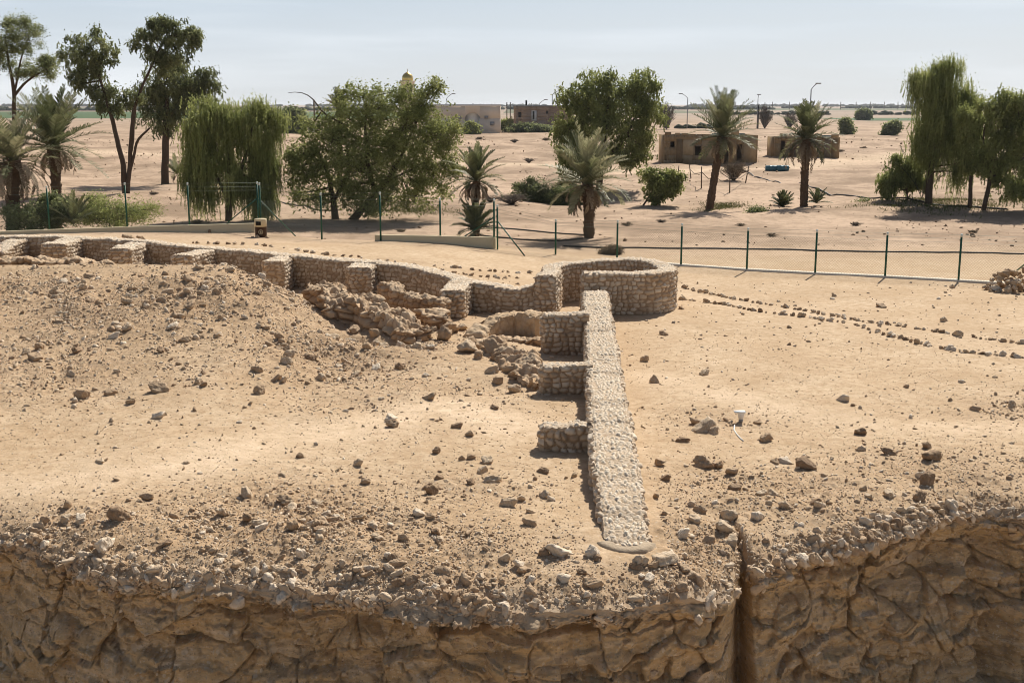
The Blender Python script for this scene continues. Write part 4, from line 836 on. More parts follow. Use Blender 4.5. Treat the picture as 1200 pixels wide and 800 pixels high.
def palm(label, D, trunk, crown, L, n=46, seed=0, dead=14, deadL=1.0, tint=.5, elr=(-.35, 1.45), trad=.2, dust=0.0, droop=1.0, deadm=True, w=.5, name='date_palm', group=None):
    r = np.random.default_rng(seed); c = aty(*crown, D); root = None; mb = MB(); lv = MB(); dd = MB()
    if trunk:
        P = np.array([aty(a, b, D) for a, b in trunk]); P[0, 2] = float(gz(P[0, 0], P[0, 1])) - .15; P = np.concatenate([P, [c]])
        Q, t = resample(P, .09) if False else resample3(np.c_[P, P[:, 0] * 0], .09)
        rad = trad * (1 + .25 * np.exp(-t / .4)) * (1 + .16 * ((t / .18) % 1.0) + .05 * r.normal(size=len(t)))
        rad[-6:] *= 1.25
        mb.tube(Q[:, :3], rad, 10, np.clip(.4 + .3 * ((t / .18) % 1.0), 0, 1).repeat(10) if False else .45)
        for _ in range(int(len(t) * 2.2)):   # stubs of cut fronds
            i = r.integers(2, len(t)); a = r.uniform(0, 6.28); d = np.array([math.cos(a), math.sin(a), 1.3]); q = Q[i, :3] + d * [rad[i] * .8, rad[i] * .8, 0]
            mb.tube([q, q + d * [.09, .09, .12]], [.05, .02], 4, r.uniform(.3, .9), cap=False)
        base = (P[0, 0], P[0, 1], P[0, 2] + .15)
    else: base = tuple(gp(crown[0], crown[1])); base = (c[0], c[1], float(gz(c[0], c[1])))
    root = empty(name, base, label, 'palm tree', group); n = int(n * 1.1)
    for i in range(n):
        az = i * 2.39996 + r.normal(0, .15); f = ((i + .5) / n) ** 1.55; el = elr[1] + (elr[0] - elr[1]) * f + r.normal(0, .08)
        frond(lv, lv, c + np.array([0, 0, .0]), az, el, L * r.uniform(.85, 1.12) * (1 - .12 * f), r, np.clip(tint + r.normal(0, .13) + dust, 0, 1), droop * r.uniform(.6, 1.3) * (.5 + .6 * f), w)
    for i in range(dead):
        az = r.uniform(0, 6.28); frond(dd, dd, c - np.array([0, 0, .15]), az, r.uniform(-.7, .1), deadL * r.uniform(.7, 1.1), r, r.uniform(.25, .9), r.uniform(1.2, 1.9), w * .5, 22)
    if mb.n: part(mb.build('trunk', M['palm_bark']), root)
    part(lv.build('crown', M['palm_leaf']), root)
    if dead: part(dd.build('dead_fronds', M['dry_leaf']), root)
    return root
tree('acacia_tree', 'thin sparse acacia rising behind the palms at the far left', 76, [[(18, 250, .2), (17, 160, .16), (17, 110, .13), (10, 70, .08), (6, 45, .05)], [(17, 112, .1), (30, 95, .07), (48, 86, .05), (66, 74, .03)], [(17, 108, .08), (25, 70, .05), (34, 45, .03)]],
     [(12, 45, 22, 16), (35, 48, 18, 14), (30, 78, 14, 10, .6), (55, 82, 16, 8), (2, 65, 14, 14), (60, 75, 8, 6), (-25, 60, 25, 25), (22, 30, 12, 8)], 'acacia', 1, .4, tuft=.34, ls=(.045, .1))
tree('acacia_tree', 'tall forked acacia with two leaning crowns above the left fence', 90, [[(147, 229, .24), (144, 190, .2), (133, 145, .16), (120, 100, .11), (108, 65, .06)], [(149, 229, .2, 0, 1), (153, 180, .16), (156, 130, .13), (168, 98, .1), (184, 62, .07), (198, 42, .04)], [(150, 215, .12), (160, 165, .1), (176, 150, .07)], [(152, 200, .1), (158, 140, .07), (160, 120, .05)]],
     [(106, 55, 22, 18), (88, 72, 17, 16), (122, 70, 12, 18), (102, 88, 16, 12), (116, 105, 10, 12), (195, 38, 22, 13), (214, 52, 16, 16), (172, 52, 13, 14), (180, 76, 12, 14, .6), (205, 70, 15, 10), (144, 112, 16, 10), (130, 125, 10, 9), (190, 30, 14, 6), (225, 45, 6, 10)], 'acacia', 2, .5, .4, tuft=.34)
tree('shaggy_tree', 'dense shaggy tree on a straight stout trunk left of the weeping tree', 102, [[(193, 215, .34), (194, 175, .3), (195, 140, .26), (196, 110, .12)], [(196, 140, .12), (215, 115, .07), (228, 100, .05)]],
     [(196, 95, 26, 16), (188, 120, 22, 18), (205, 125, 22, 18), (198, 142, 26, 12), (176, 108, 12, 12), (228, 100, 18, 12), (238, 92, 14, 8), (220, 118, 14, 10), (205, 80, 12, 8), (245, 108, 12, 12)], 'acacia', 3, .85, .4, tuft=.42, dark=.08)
tree('weeping_tree', 'broad weeping tree with curtain foliage behind the left fence', 71, [[(268, 259, .22), (270, 200, .18), (266, 140, .1)], [(268, 240, .14), (285, 190, .1), (296, 150, .06)], [(268, 235, .12), (246, 190, .08), (240, 150, .05)]],
     [(270, 128, 34, 12), (245, 142, 24, 14), (296, 138, 24, 14), (232, 165, 14, 20), (270, 155, 36, 22), (305, 165, 14, 22), (250, 185, 26, 22), (290, 190, 28, 25), (312, 205, 8, 20), (265, 215, 30, 16), (232, 205, 10, 18), (300, 225, 16, 14)], 'ghaf', 4, .6, 1.0, ls=(.035, .15), tuft=.5, depth=.7)
tree('bush', 'spreading light green bush directly behind the left fence', 62, [[(130, 264, .06), (125, 245, .03)], [(131, 264, .05), (145, 248, .03)]], [(100, 250, 24, 12), (130, 243, 28, 13), (158, 252, 24, 11), (128, 256, 48, 10)], 'ghaf', 5, 1.0, ls=(.035, .09), tuft=.35, cat='bush')
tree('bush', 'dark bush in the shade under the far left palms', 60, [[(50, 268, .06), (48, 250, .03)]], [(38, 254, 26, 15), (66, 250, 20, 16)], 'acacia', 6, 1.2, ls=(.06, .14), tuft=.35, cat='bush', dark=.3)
tree('big_ghaf_tree', 'wide rounded feathery tree, the largest, behind the middle fence', 72, [[(393, 256, .24), (391, 235, .17), (384, 205, .1), (375, 180, .05)], [(412, 254, .26, 0, 1), (430, 238, .2), (452, 215, .13), (472, 180, .08), (488, 145, .04)], [(440, 228, .15), (430, 190, .12), (428, 150, .07), (430, 115, .04)], [(391, 236, .12), (410, 200, .1), (405, 160, .05)], [(455, 212, .07), (490, 195, .05), (515, 175, .03)],
      [(405, 147, .05), (388, 138, .05), (377, 133, .045), (371, 120, .04), (362, 111, .03), (350, 106, .02), (338, 109, .012)]],
     [(430, 165, 42, 30), (475, 150, 38, 28), (505, 160, 28, 28), (390, 165, 34, 26), (450, 128, 36, 20), (410, 140, 30, 18), (495, 122, 22, 18), (430, 112, 24, 12), (478, 108, 14, 10), (505, 103, 10, 8), (380, 195, 32, 24), (420, 200, 40, 26), (465, 195, 40, 28), (505, 198, 28, 26), (358, 205, 18, 18), (350, 178, 12, 9, .7), (372, 158, 20, 12, .8), (525, 160, 12, 18), (400, 228, 34, 14), (445, 232, 34, 14), (490, 228, 30, 16), (428, 238, 26, 10), (425, 215, 30, 16), (460, 172, 30, 20), (362, 228, 16, 14), (345, 190, 8, 8, .6), (530, 185, 10, 14)],
     'ghaf', 7, 1.0, .12, ls=(.04, .11), tuft=.42)
tree('dense_ghaf_tree', 'dense bright green tree behind the frontmost palm in the middle', 95, [[(702, 226, .28), (704, 195, .24), (708, 160, .16), (712, 120, .08)], [(704, 195, .14), (735, 160, .1), (748, 125, .05)], [(705, 190, .14), (682, 150, .08), (676, 120, .05)]],
     [(700, 98, 20, 13), (676, 108, 16, 14), (745, 97, 22, 12), (758, 110, 12, 16), (722, 108, 20, 14), (690, 128, 30, 16), (735, 130, 30, 18), (757, 140, 16, 22), (705, 150, 30, 16), (670, 145, 16, 18), (745, 162, 20, 18), (660, 170, 8, 16), (735, 182, 10, 10), (675, 178, 16, 16), (662, 205, 10, 14, .7), (700, 185, 18, 16), (755, 172, 10, 12)], 'ghaf', 8, .8, .35, ls=(.06, .14), tuft=.45)
tree('slanting_tree', 'small slanting sapling with open foliage right of the frontmost palm', 84, [[(752, 243, .07), (762, 228, .06), (774, 212, .04)]], [(768, 210, 14, 9), (780, 216, 14, 12), (770, 226, 14, 8), (788, 208, 8, 7)], 'ghaf', 9, .9, .3, ls=(.06, .15), tuft=.32, dark=.05)
tree('weeping_tree', 'tall weeping tree with long curtains, leftmost tall tree of the right group', 80.4, [[(1088, 243, .26), (1090, 200, .23), (1093, 160, .18), (1097, 120, .1), (1100, 95, .05)], [(1093, 165, .12), (1115, 130, .08), (1122, 105, .05)]],
     [(1090, 90, 16, 12), (1110, 88, 18, 12), (1085, 108, 12, 18), (1106, 112, 24, 16), (1128, 108, 16, 14), (1080, 140, 7, 22), (1100, 145, 22, 22), (1122, 145, 18, 24), (1138, 120, 8, 16), (1105, 178, 20, 20), (1122, 182, 14, 20), (1085, 165, 8, 14)], 'ghaf', 10, .42, .95, ls=(.035, .16), tuft=.5, depth=.8, dark=.05)
tree('weeping_tree', 'small drooping tree left of the tall right hand weeping tree', 82, [[(1063, 241, .06), (1063, 222, .055), (1060, 200, .03)]], [(1062, 190, 16, 7), (1050, 202, 16, 9), (1072, 203, 12, 10), (1060, 214, 24, 9), (1042, 216, 9, 8)], 'ghaf', 11, .8, .6, ls=(.04, .13), tuft=.32, dark=.05)
tree('weeping_tree', 'weeping tree with slim straight trunk in the middle of the right group', 78, [[(1136, 250, .15), (1138, 215, .13), (1140, 180, .1), (1142, 150, .05)]], [(1140, 150, 12, 14), (1136, 170, 14, 16), (1145, 185, 12, 14), (1132, 140, 10, 12)], 'ghaf', 12, .6, .55, ls=(.035, .15), tuft=.42)
tree('weeping_tree', 'weeping tree on a leaning trunk, second from the right edge', 77, [[(1152, 251, .17), (1157, 225, .15), (1164, 190, .12), (1170, 150, .07)], [(1162, 195, .08), (1150, 165, .07), (1158, 140, .04)]],
     [(1172, 122, 16, 10), (1160, 130, 12, 10), (1186, 132, 14, 12), (1170, 148, 20, 12), (1178, 170, 22, 14), (1165, 185, 22, 16), (1172, 205, 16, 16), (1152, 190, 10, 14)], 'ghaf', 13, .75, .45, ls=(.04, .15), tuft=.45)
tree('weeping_tree', 'weeping tree at the very right edge with low hanging skirts', 76, [[(1206, 250, .18), (1206, 200, .15), (1202, 160, .08)]], [(1200, 130, 14, 14), (1206, 155, 18, 16), (1200, 180, 14, 16), (1196, 222, 9, 12), (1208, 210, 14, 16), (1220, 170, 18, 30)], 'ghaf', 14, .7, .5, ls=(.04, .15), tuft=.45)
palm('tall green date palm left of the forked acacia', 64, [(66, 262), (66, 220), (64, 185)], (62, 172), 3.2, 52, 1, 16, 1.9, .42, elr=(-.3, 1.45), droop=.75, trad=.24, w=.55)
palm('brown shaggy date palm with hanging dead fronds at the left edge', 60.5, [(14, 268), (15, 225), (15, 195)], (14, 188), 2.5, 36, 2, 48, 2.3, .6, elr=(-.1, 1.3), droop=1.1, trad=.3, dust=.1)
palm('young palm shoots behind the fence under the far left palms', 59.5, None, (86, 262), 1.5, 18, 3, 0, tint=.5, elr=(.3, 1.4), droop=.6, w=.3, name='palm_shoots')
palm('small date palm with a brown skirt left of the middle corner post', 62, [(558, 272), (558, 245), (558, 222)], (558, 212), 1.9, 32, 4, 26, 1.2, .45, elr=(-.2, 1.4), droop=1.0, trad=.15, w=.32)
palm('dense palm shoots round the foot of the small date palm', 61.4, None, (557, 270), 1.55, 34, 5, 4, .8, .4, elr=(.15, 1.4), droop=.8, w=.3, name='palm_shoots')
palm('frontmost date palm with pale arching fronds behind the middle fence', 62, [(690, 279), (690, 250), (689, 225)], (688, 216), 2.75, 50, 6, 24, 1.8, .62, elr=(-.35, 1.4), droop=1.0, trad=.24, dust=.08, w=.5)
palm('leaning date palm in front of the left ruined hut', 81, [(831, 242), (836, 215), (842, 180)], (847, 160), 2.9, 54, 7, 16, 1.8, .5, elr=(-.45, 1.45), droop=.75, trad=.24)
palm('upright date palm in front of the right ruined hut', 82, [(942, 241), (943, 205), (945, 175)], (945, 163), 2.5, 44, 8, 26, 2.2, .4, elr=(-.35, 1.5), droop=.8, trad=.24)
palm('dark palm shrub at the left of the upright palm foot', 83, None, (917, 242), 1.05, 34, 9, 0, tint=.35, elr=(.2, 1.5), droop=.5, w=.25, name='palm_shrub')
palm('low palm shoot at the right of the upright palm foot', 82, None, (957, 238), 1.1, 14, 10, 0, tint=.45, elr=(.1, 1.2), droop=.8, w=.25, name='palm_shrub')
palm('palm top showing behind the crown of the largest tree', 112, [(398, 205), (398, 160), (398, 138)], (398, 130), 2.0, 26, 11, 6, 1.0, .4, elr=(.2, 1.4), droop=.6)
palm('small palm sprouting beside the tall right weeping tree', 81, None, (1080, 232), 3.6, 6, 12, 0, tint=.4, elr=(.9, 1.3), droop=.5, w=.3, name='palm_shoots')
palm('low palm plant on open sand behind the shaggy tree', 104, None, (207, 204), 1.9, 14, 13, 3, .8, .5, elr=(.1, 1.2), droop=.8, w=.35, name='palm_shrub')
def bush(label, px, py, rx, ry, D, leaf='acacia', seed=0, name='bush', tuft=.3, ls=(.05, .11), dens=1.1, dark=.0):
    return tree(name, label, D, [[(px, py + ry, .04), (px - rx * .2, py, .02)], [(px, py + ry, .04, 0, 1), (px + rx * .3, py, .02)]], [(px - rx * .35, py + ry * .2, rx * .65, ry * .8), (px + rx * .35, py + ry * .15, rx * .65, ry * .85), (px, py - ry * .25, rx * .5, ry * .6)], leaf, seed, dens, ls=ls, tuft=tuft, cat='bush', dark=dark)
bush('grey green bush on open sand between palm and upright palm', 888, 253, 14, 9, 76, 'acacia', 30)
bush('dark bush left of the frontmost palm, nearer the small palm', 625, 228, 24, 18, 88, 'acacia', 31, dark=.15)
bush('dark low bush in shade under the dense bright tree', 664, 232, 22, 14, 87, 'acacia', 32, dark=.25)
bush('tiny green bush in front of the right trees', 1013, 241, 8, 3.5, 83, 'acacia', 33)
bush('low scrub tuft behind the tower fence', 716, 295, 9, 3.5, 54.8, 'dry_leaf', 34, 'scrub_tuft', .18, (.03, .08))
bush('round dark green bush far off on the sand left of the right trees', 1044, 151, 9, 6, 270, 'acacia', 35, tuft=.8, ls=(.3, .5), dark=.1)
bush('grey green bush far off near the right hut', 992, 148, 6, 9, 262, 'acacia', 36, tuft=.7, ls=(.22, .45))
bush('dark round bush far off left of the largest tree', 342, 142, 15, 14, 270, 'acacia', 37, tuft=1.0, ls=(.3, .5), dark=.2)
bush('small green bush in front of the mosque arch', 553, 151, 6, 5, 275, 'ghaf', 38, tuft=.6, ls=(.3, .4))
bush('green bush at the left corner of the brick house', 594, 147, 6, 6, 302, 'ghaf', 39, tuft=.7, ls=(.3, .4))
bush('low dark scrub along the front of the brick house', 625, 151, 26, 4, 292, 'acacia', 40, tuft=.6, ls=(.25, .4), dark=.2)
bush('dark scrub far off left of the right tree group', 1012, 135, 8, 4, 520, 'acacia', 41, tuft=1.2, ls=(.5, .8), dark=.2)
def bare(label, px, pb, pt, hw, D, seed, m='dry_twig', n=50, name='bare_bush'):
    r = np.random.default_rng(seed); b = aty(px, pb, D); b[2] = float(gz(b[0], b[1])) - .05; h = (pb - pt) * D / F; w = hw * D / F; mb = MB()
    for i in range(n):
        a = r.uniform(0, 6.28); q = r.uniform(.2, 1); e = b + np.array([math.cos(a) * w * q, math.sin(a) * w * q, h * r.uniform(.55, 1.0) * (1 - .4 * q)]); mid = (b + e) / 2 + np.array([*(r.normal(0, .12, 2) * w), h * .12])
        th = max(.012, .00022 * D); mb.tube([b, mid, e], [th * 1.6, th, th * .5], 3, r.random(), cap=False)
        for _ in range(4):
            s = mid + (e - mid) * r.random(); mb.tube([s, s + np.array([*(r.normal(0, .22, 2) * w), r.uniform(0, .25) * h])], [th * .7, th * .35], 3, r.random(), cap=False)
    o = mb.build(name, M[m]); return tag(o, label, 'bush')
bare('grey leafless bush far off beside the dark pole', 896, 150, 121, 9, 345, 50, n=90)
bare('grey leafless tree far off right of the dense bright tree', 781, 152, 118, 10, 330, 51, n=80)
bare('dry straw coloured bush in front of the left hut', 860, 218, 193, 20, 108, 52, 'dry_leaf', 120)
bare('low tangle of dry branches left of the dark bushes', 600, 238, 222, 22, 84, 53, n=70)
bare('dry grey scrub behind the upright palm crown', 925, 150, 128, 10, 340, 54, n=70)
for k_, (px, py, hh_) in enumerate([(575, 236, 9), (540, 200, 7), (640, 166, 5), (603, 170, 5), (562, 163, 4), (735, 264, 6), (1003, 264, 6), (905, 277, 6), (1140, 272, 5), (322, 206, 6), (347, 228, 7), (868, 264, 5), (1180, 203, 7), (985, 178, 4), (1012, 174, 4), (775, 260, 5), (470, 272, 5), (1040, 200, 5), (620, 190, 6), (655, 178, 5), (232, 262, 7), (180, 232, 5)]):
    D_ = atz(px, py)[1]; tag(bare('x', px, py, py - hh_, hh_ * 1.3, D_, 300 + k_, 'dry_leaf' if k_ % 3 else 'dry_twig', 34, 'scrub_tuft'), 'small dry scrub tuft on the sandy plain behind the fences', 'bush', 'dry scrub tufts on the plain')
# thin grass under the right trees and shade plants
rg = np.random.default_rng(8); gp_ = np.array([atz(px, py)[:2] for px, py in zip(rg.normal(1100, 38, 260), rg.normal(243, 4, 260))]); gp2 = np.array([atz(px, py)[:2] for px, py in zip(rg.normal(848, 12, 90), rg.normal(239, 2, 90))]); gp3 = np.array([atz(px, py)[:2] for px, py in zip(rg.normal(480, 25, 120), rg.normal(248, 3, 120))])
C0 = np.concatenate([gp_, gp2, gp3]).repeat(14, 0) + rg.normal(0, .35, (470 * 14, 2)); Cz = gz(C0[:, 0], C0[:, 1]); hh = rg.uniform(.05, .16, len(C0))
U = rdir(len(C0), rg); U[:, 2] = 0; UU = rg.normal(0, .04, (len(C0), 3)); UU[:, 2] = hh / 2
o = mesh_np('grass', *quads(np.c_[C0, Cz + hh / 2], U * .02, UU), M['grass'], False, {'tint': rg.random(len(C0)).repeat(4)}); tag(o, 'thin yellow green grass under the trees', 'grass', None, 'stuff')

# ------------------------------------------------------------------ buildings and far things
def wall_open(mb, x0, x1, z0, z1, y, th, opens, a=.5):
    """a wall slab in the xz plane from y to y+th with rectangular openings"""
    xs = sorted({x0, x1, *[o[0] for o in opens], *[o[1] for o in opens]}); zs = sorted({z0, z1, *[o[2] for o in opens], *[o[3] for o in opens]})
    for xa, xb in zip(xs[:-1], xs[1:]):
        for za, zb in zip(zs[:-1], zs[1:]):
            if any(o[0] <= xa and xb <= o[1] and o[2] <= za and zb <= o[3] for o in opens): continue
            mb.box((xa, y, za), (xb, y + th, zb), a)
def hut(label, pxl, pxr, pt, pb, D, opens, panels, seed, dp=5.0, roofpx=()):
    r = np.random.default_rng(seed); A = aty(pxl, pb, D); B = aty(pxr, pb, D); zt = aty(pxl, pt, D)[2]; zb = min(float(gz(A[0], D)), float(gz(B[0], D))) - .3
    cx = lambda px: (px - 600) / 1400 * D * (1 / math.cos(0)) * (A[0] / ((pxl - 600) / 1400 * D)); cz = lambda py: aty(pxl, py, D)[2]
    root = empty('mud_hut', ((A[0] + B[0]) / 2, D, zb + .3), label, 'hut')
    ops = [(cx(o[0]), cx(o[1]), cz(o[3]), cz(o[2])) for o in opens]
    mb = MB(); x0, x1 = A[0], B[0]; wall_open(mb, x0, x1, zb, zt, D, .3, ops, .55)
    mb.box((x0, D + dp, zb), (x1, D + dp + .3, zt), .5); mb.box((x0, D + .302, zb), (x0 + .3, D + dp - .002, zt - .02), .5); mb.box((x1 - .3, D + .302, zb), (x1, D + dp - .002, zt - .02), .5)
    xx = x0 + .05
    while xx < x1 - .3:
        ww = r.uniform(.3, 1.1); mb.box((xx, D + .003, zt + .001), (min(xx + ww, x1), D + .29, zt + max(.02, r.normal(.16, .24))), r.uniform(.3, .8)); xx += ww + r.uniform(0, .5)
    part(mb.build('wall', M['mud']), root)
    for (a, b, c, d, t) in panels:        # patches of other boarding and plaster standing proud of the wall
        p = MB().box((cx(a), D - .05, max(cz(d), zb)), (cx(b), D - .004, cz(c)), t); part(p.build('panel', M['mud'] if t < .9 else M['wood']), root)
    mb = MB(); mb.box((x0 + .32, D + .32, zt - .35), (x1 - .32, D + dp - .02, zt - .22), .5); rf = part(mb.build('roof', M['tin']), root)
    for i in range(int((x1 - x0) / .9)):
        x = x0 + .4 + i * .9 + r.uniform(-.1, .1); part(MB().tube([(x, D - .35, zt - .12), (x + r.uniform(-.1, .1), D + dp, zt - .1)], .05, 6).build('roof_pole', M['wood']), root)
    for i in range(7):                    # litter lying on the roof belongs to it
        x = r.uniform(x0 + .5, x1 - 1.5); w = r.uniform(.5, 1.6); y = D + r.uniform(.4, dp - 1)
        mb = MB().box((x, y, zt - .2), (x + w, y + .8, zt + r.uniform(-.05, .22)), r.random()); part(mb.build('roof_sheet', M['tin']), root)
    return root
hut('larger ruined mud hut with dark doorways behind the leaning palm', 778, 887, 158.5, 193, 140, [(785, 790, 166, 173), (777.9, 781, 182, 188), (843, 853, 171, 192.5), (863, 869, 169, 191), (814, 821, 171, 182)],
    [(792, 799, 163, 192, .3), (800, 812, 164, 182, .85), (800, 811, 182, 192, .62), (822, 838, 165, 190, .75), (854, 862, 164, 190, .6), (871, 885, 161, 191, .7), (813.5, 821.5, 170, 171.5, .95)], 1)
hut('smaller ruined hut of upright boards behind the upright palm', 907, 983, 161, 190, 146, [(914, 919, 165, 189), (925, 929, 168, 188)],
    [(930, 938, 163, 189, .95), (939, 947, 163, 189, .4), (949, 955, 162, 189, .92), (957, 964, 163, 189, .5), (965, 972, 162, 189, .93), (974, 981, 163, 189, .45)], 2, 4.0)
def mosque():
    D = 290; xl = aty(495, 140, D)[0]; xr = aty(586.5, 140, D)[0]; zt = aty(500, 124.5, D)[2]; cx = lambda p: (p - 600) / 1400 * D * 1.0 * (xr / ((586.5 - 600) / 1400 * D)); cz = lambda p: aty(500, p, D)[2]
    root = empty('mosque', ((xl + xr) / 2, D, 0), 'flat roofed plastered mosque with an arched recess and a golden minaret dome', 'mosque')
    mb = MB(); a0, a1 = cx(545), cx(562.5); mid, rad = (a0 + a1) / 2, (a1 - a0) / 2; zs = cz(139)
    wall_open(mb, xl, xr, -.5, zs, D, .4, [(a0, a1, -.5, zs)]); mb.box((xl, D, zs), (a0, D + .4, zt)); mb.box((a1, D, zs), (xr, D + .4, zt))
    t = np.linspace(math.pi, 0, 17); V = []
    for k in t: V += [(mid + rad * math.cos(k), D, zs + rad * .75 * math.sin(k)), (mid + rad * math.cos(k), D, zt), (mid + rad * math.cos(k), D + .4, zs + rad * .75 * math.sin(k))]
    V = np.array(V); i = np.arange(16) * 3; mb.add(V, np.concatenate([np.stack([i, i + 3, i + 4, i + 1], -1), np.stack([i + 2, i + 5, i + 3, i], -1)]))
    mb.box((xl, D + 10, -.5), (xr, D + 10.4, zt)); mb.box((xr - .4, D + .402, -.5), (xr, D + 9.998, zt - .02)); mb.box((xl, D + .402, -.5), (xl + .4, D + 9.998, zt - .02)); mb.box((xl + .4, D + .41, zt - .6), (xr - .4, D + 9.99, zt - .4))
    part(mb.build('wall', M['mosque']), root)
    part(MB().box((xl - .1, D - .12, zt), (xr + .1, D + .5, zt + .45)).build('parapet', M['white']), root)
    part(MB().box((a0, D + 1.2, -.5), (a1, D + 1.4, zt - .7)).build('recess_wall', M['white']), root)
    part(MB().box((a1 - .25, D + .42, -.4), (a1, D + 1.19, zs)).build('white_jamb', M['white']), root)
    for px, py, w, h in ((538.5, 138, .9, .55), (570, 137.5, .9, .6), (577, 145, 1.0, .9)):
        x, z = cx(px), cz(py); p = part(MB().box((x - w / 2, D - .35, z - h / 2), (x + w / 2, D - .01, z + h / 2)).build('air_conditioner', M['steel']), root)
    x = cx(472.5); y = D + 14; z0 = 0; part(MB().lathe((x, y, z0), [(1.9, -.5), (1.9, 8.6), (2.2, 8.7), (2.2, 9.2), (1.7, 9.25), (1.7, 12.0), (1.95, 12.05), (1.95, 12.5), (0, 12.5)], 12).build('minaret', M['mosque']), root)
    for k in range(6):
        a = k * math.pi / 3; c, s = math.cos(a), math.sin(a); m = lambda V, c=c, s=s: np.stack([x + V[:, 0] * c - V[:, 1] * s, y + V[:, 0] * s + V[:, 1] * c, V[:, 2]], -1)
        part(MB().box((1.5, -.45, 9.7), (1.73, .45, 11.5), .5, m).build('minaret_window', M['dark']), root)
    part(MB().lathe((x, y, 12.5), [(1.35, 0), (1.42, .5), (1.3, 1.1), (.95, 1.6), (.45, 1.95), (.08, 2.1), (.05, 2.8), (0, 2.85)], 20).build('gold_dome', M['gold'], None, True), root)
mosque()
def house():
    D = 300; xl = aty(602, 140, D)[0]; xr = aty(672, 140, D)[0]; zt = aty(602, 125, D)[2]; k = xl / ((602 - 600) / 1400 * D); cx = lambda p: (p - 600) / 1400 * D * k; cz = lambda p: aty(602, p, D)[2]
    root = empty('brick_house', ((xl + xr) / 2, D, 0), 'unplastered brownish brick house with small windows behind dark scrub', 'house')
    ops = [(cx(607.5), cx(611), cz(137.5), cz(131.5)), (cx(622.5), cx(629), cz(141.5), cz(129.5)), (cx(640), cx(642), cz(133.5), cz(130))]
    mb = MB(); wall_open(mb, xl, xr, -.5, zt, D, .3, ops); mb.box((xl, D + 9, -.5), (xr, D + 9.3, zt)); mb.box((xl, D + .302, -.5), (xl + .3, D + 8.998, zt - .02)); mb.box((xr - .3, D + .302, -.5), (xr, D + 8.998, zt - .02)); part(mb.build('wall', M['brick']), root)
    part(MB().box((xl - .2, D - .2, zt), (xr + .2, D + 9.5, zt + .3)).build('roof', M['steel']), root)
    for i, o in enumerate(ops):
        f = MB().box((o[0], D + .12, o[2]), (o[1], D + .2, o[3])); w = part(f.build('window', M['white'] if i == 1 else M['dark']), root)
        if i == 1: part(MB().box((o[0] + .35, D + .08, o[2] + .3), (o[0] + .8, D + .115, o[3] - .2)).build('window', M['dark']), root)
    x = cx(617); part(MB().box((x - .25, D + 3, zt + .3), (x + .2, D + 3.5, zt + 1.5)).build('chimney', M['dark']), root)
house()
def lamp(px, pt, pb, D, arm, label, double=False):
    b = aty(px, pb, D); t = aty(px, pt, D); z0 = float(gz(b[0], D)); root = empty('street_lamp', (b[0], D, z0), label, 'street lamp', 'street lamps along the far road')
    part(MB().tube([(b[0], D, z0 - .3), (b[0], D, t[2] - 1.2)], [.16, .11], 6).build('pole', M['steel']), root)
    for sg in ((1, -1) if double else (1,)):
        a = arm * sg; u = np.linspace(0, 1, 6); P = np.stack([b[0] + a * u, D + 0 * u, t[2] - 1.2 + 1.2 * np.sin(u * math.pi / 2)], -1); part(MB().tube(P, .08, 5).build('arm', M['steel']), root)
        part(MB().box((b[0] + a - .55, D - .16, t[2] - .1), (b[0] + a + .55, D + .16, t[2] + .12)).build('lamp_head', M['steel']), root)
lamp(805, 110, 151, 340, -2.0, 'curved street lamp between the dense bright tree and the leaning palm')
lamp(887, 111, 150, 350, .2, 'street lamp seen end on above the larger hut, right of the leaning palm')
lamp(948, 98, 160, 250, 1.4, 'tall curved street lamp rising from behind the upright palm')
lamp(647, 106, 150, 335, 2.4, 'arched street lamp directly left of the dense bright tree')
lamp(524, 110, 150, 345, 1.9, 'street lamp above the mosque roof right of the largest tree')
lamp(632, 117, 150, 360, 1.9, 'short looking street lamp above the brick house roof')
def pole(px, pt, pb, D, rad, label, m='wood', cross=False, name='utility_pole', group=None):
    b = aty(px, pb, D); z0 = float(gz(b[0], D)); zt = aty(px, pt, D)[2]
    r = empty(name, (b[0], D, z0), label, 'pole', group); part(MB().tube([(b[0], D, z0 - .4), (b[0], D, zt)], rad, 6).build('mast', M[m]), r)
    if cross: part(MB().box((b[0] - 1.1, D - .08, zt - .6), (b[0] + 1.1, D + .08, zt - .4)).build('crossarm', M[m]), r)
pole(888, 123, 150, 340, .22, 'thick black pole standing beside the grey leafless bush', 'hose')
pole(369, 117, 155, 288, .2, 'dark pole at the left of the largest tree beside the white tank', 'wood')
pole(656, 100, 150, 332, .12, 'thin dark mast beside the arched street lamp', 'wood', True)
pole(594, 120, 140, 420, .2, 'left pole of the close pair between mosque and brick house', 'wood')
pole(598, 120, 140, 424, .2, 'right pole of the close pair between mosque and brick house', 'wood')
for px in (655, 690, 772, 828, 838, 862, 905, 925, 958, 985, 1003, 1020, 1036, 1052, 1064): pole(px, 119.5, 127, 1500, .45, 'thin distant power pole on the horizon right of the brick house', 'wood', False, 'power_pole', 'power poles on the horizon')
def tank():
    p = aty(366, 155.5, 287); z = float(gz(p[0], p[1])); r = empty('water_tank', (p[0], p[1], z), 'white water tank on sand beside the dark pole left of the largest tree', 'water tank')
    part(MB().lathe((p[0], p[1], z), [(0, -.2), (.95, -.2), (.95, 1.0), (.8, 1.2), (.3, 1.35), (0, 1.35)], 18).build('tank_body', M['white'], None, True), r)
    part(MB().lathe((p[0], p[1], z + 1.35), [(.3, 0), (.3, .12), (0, .14)], 14).build('lid', M['steel']), r)
tank()
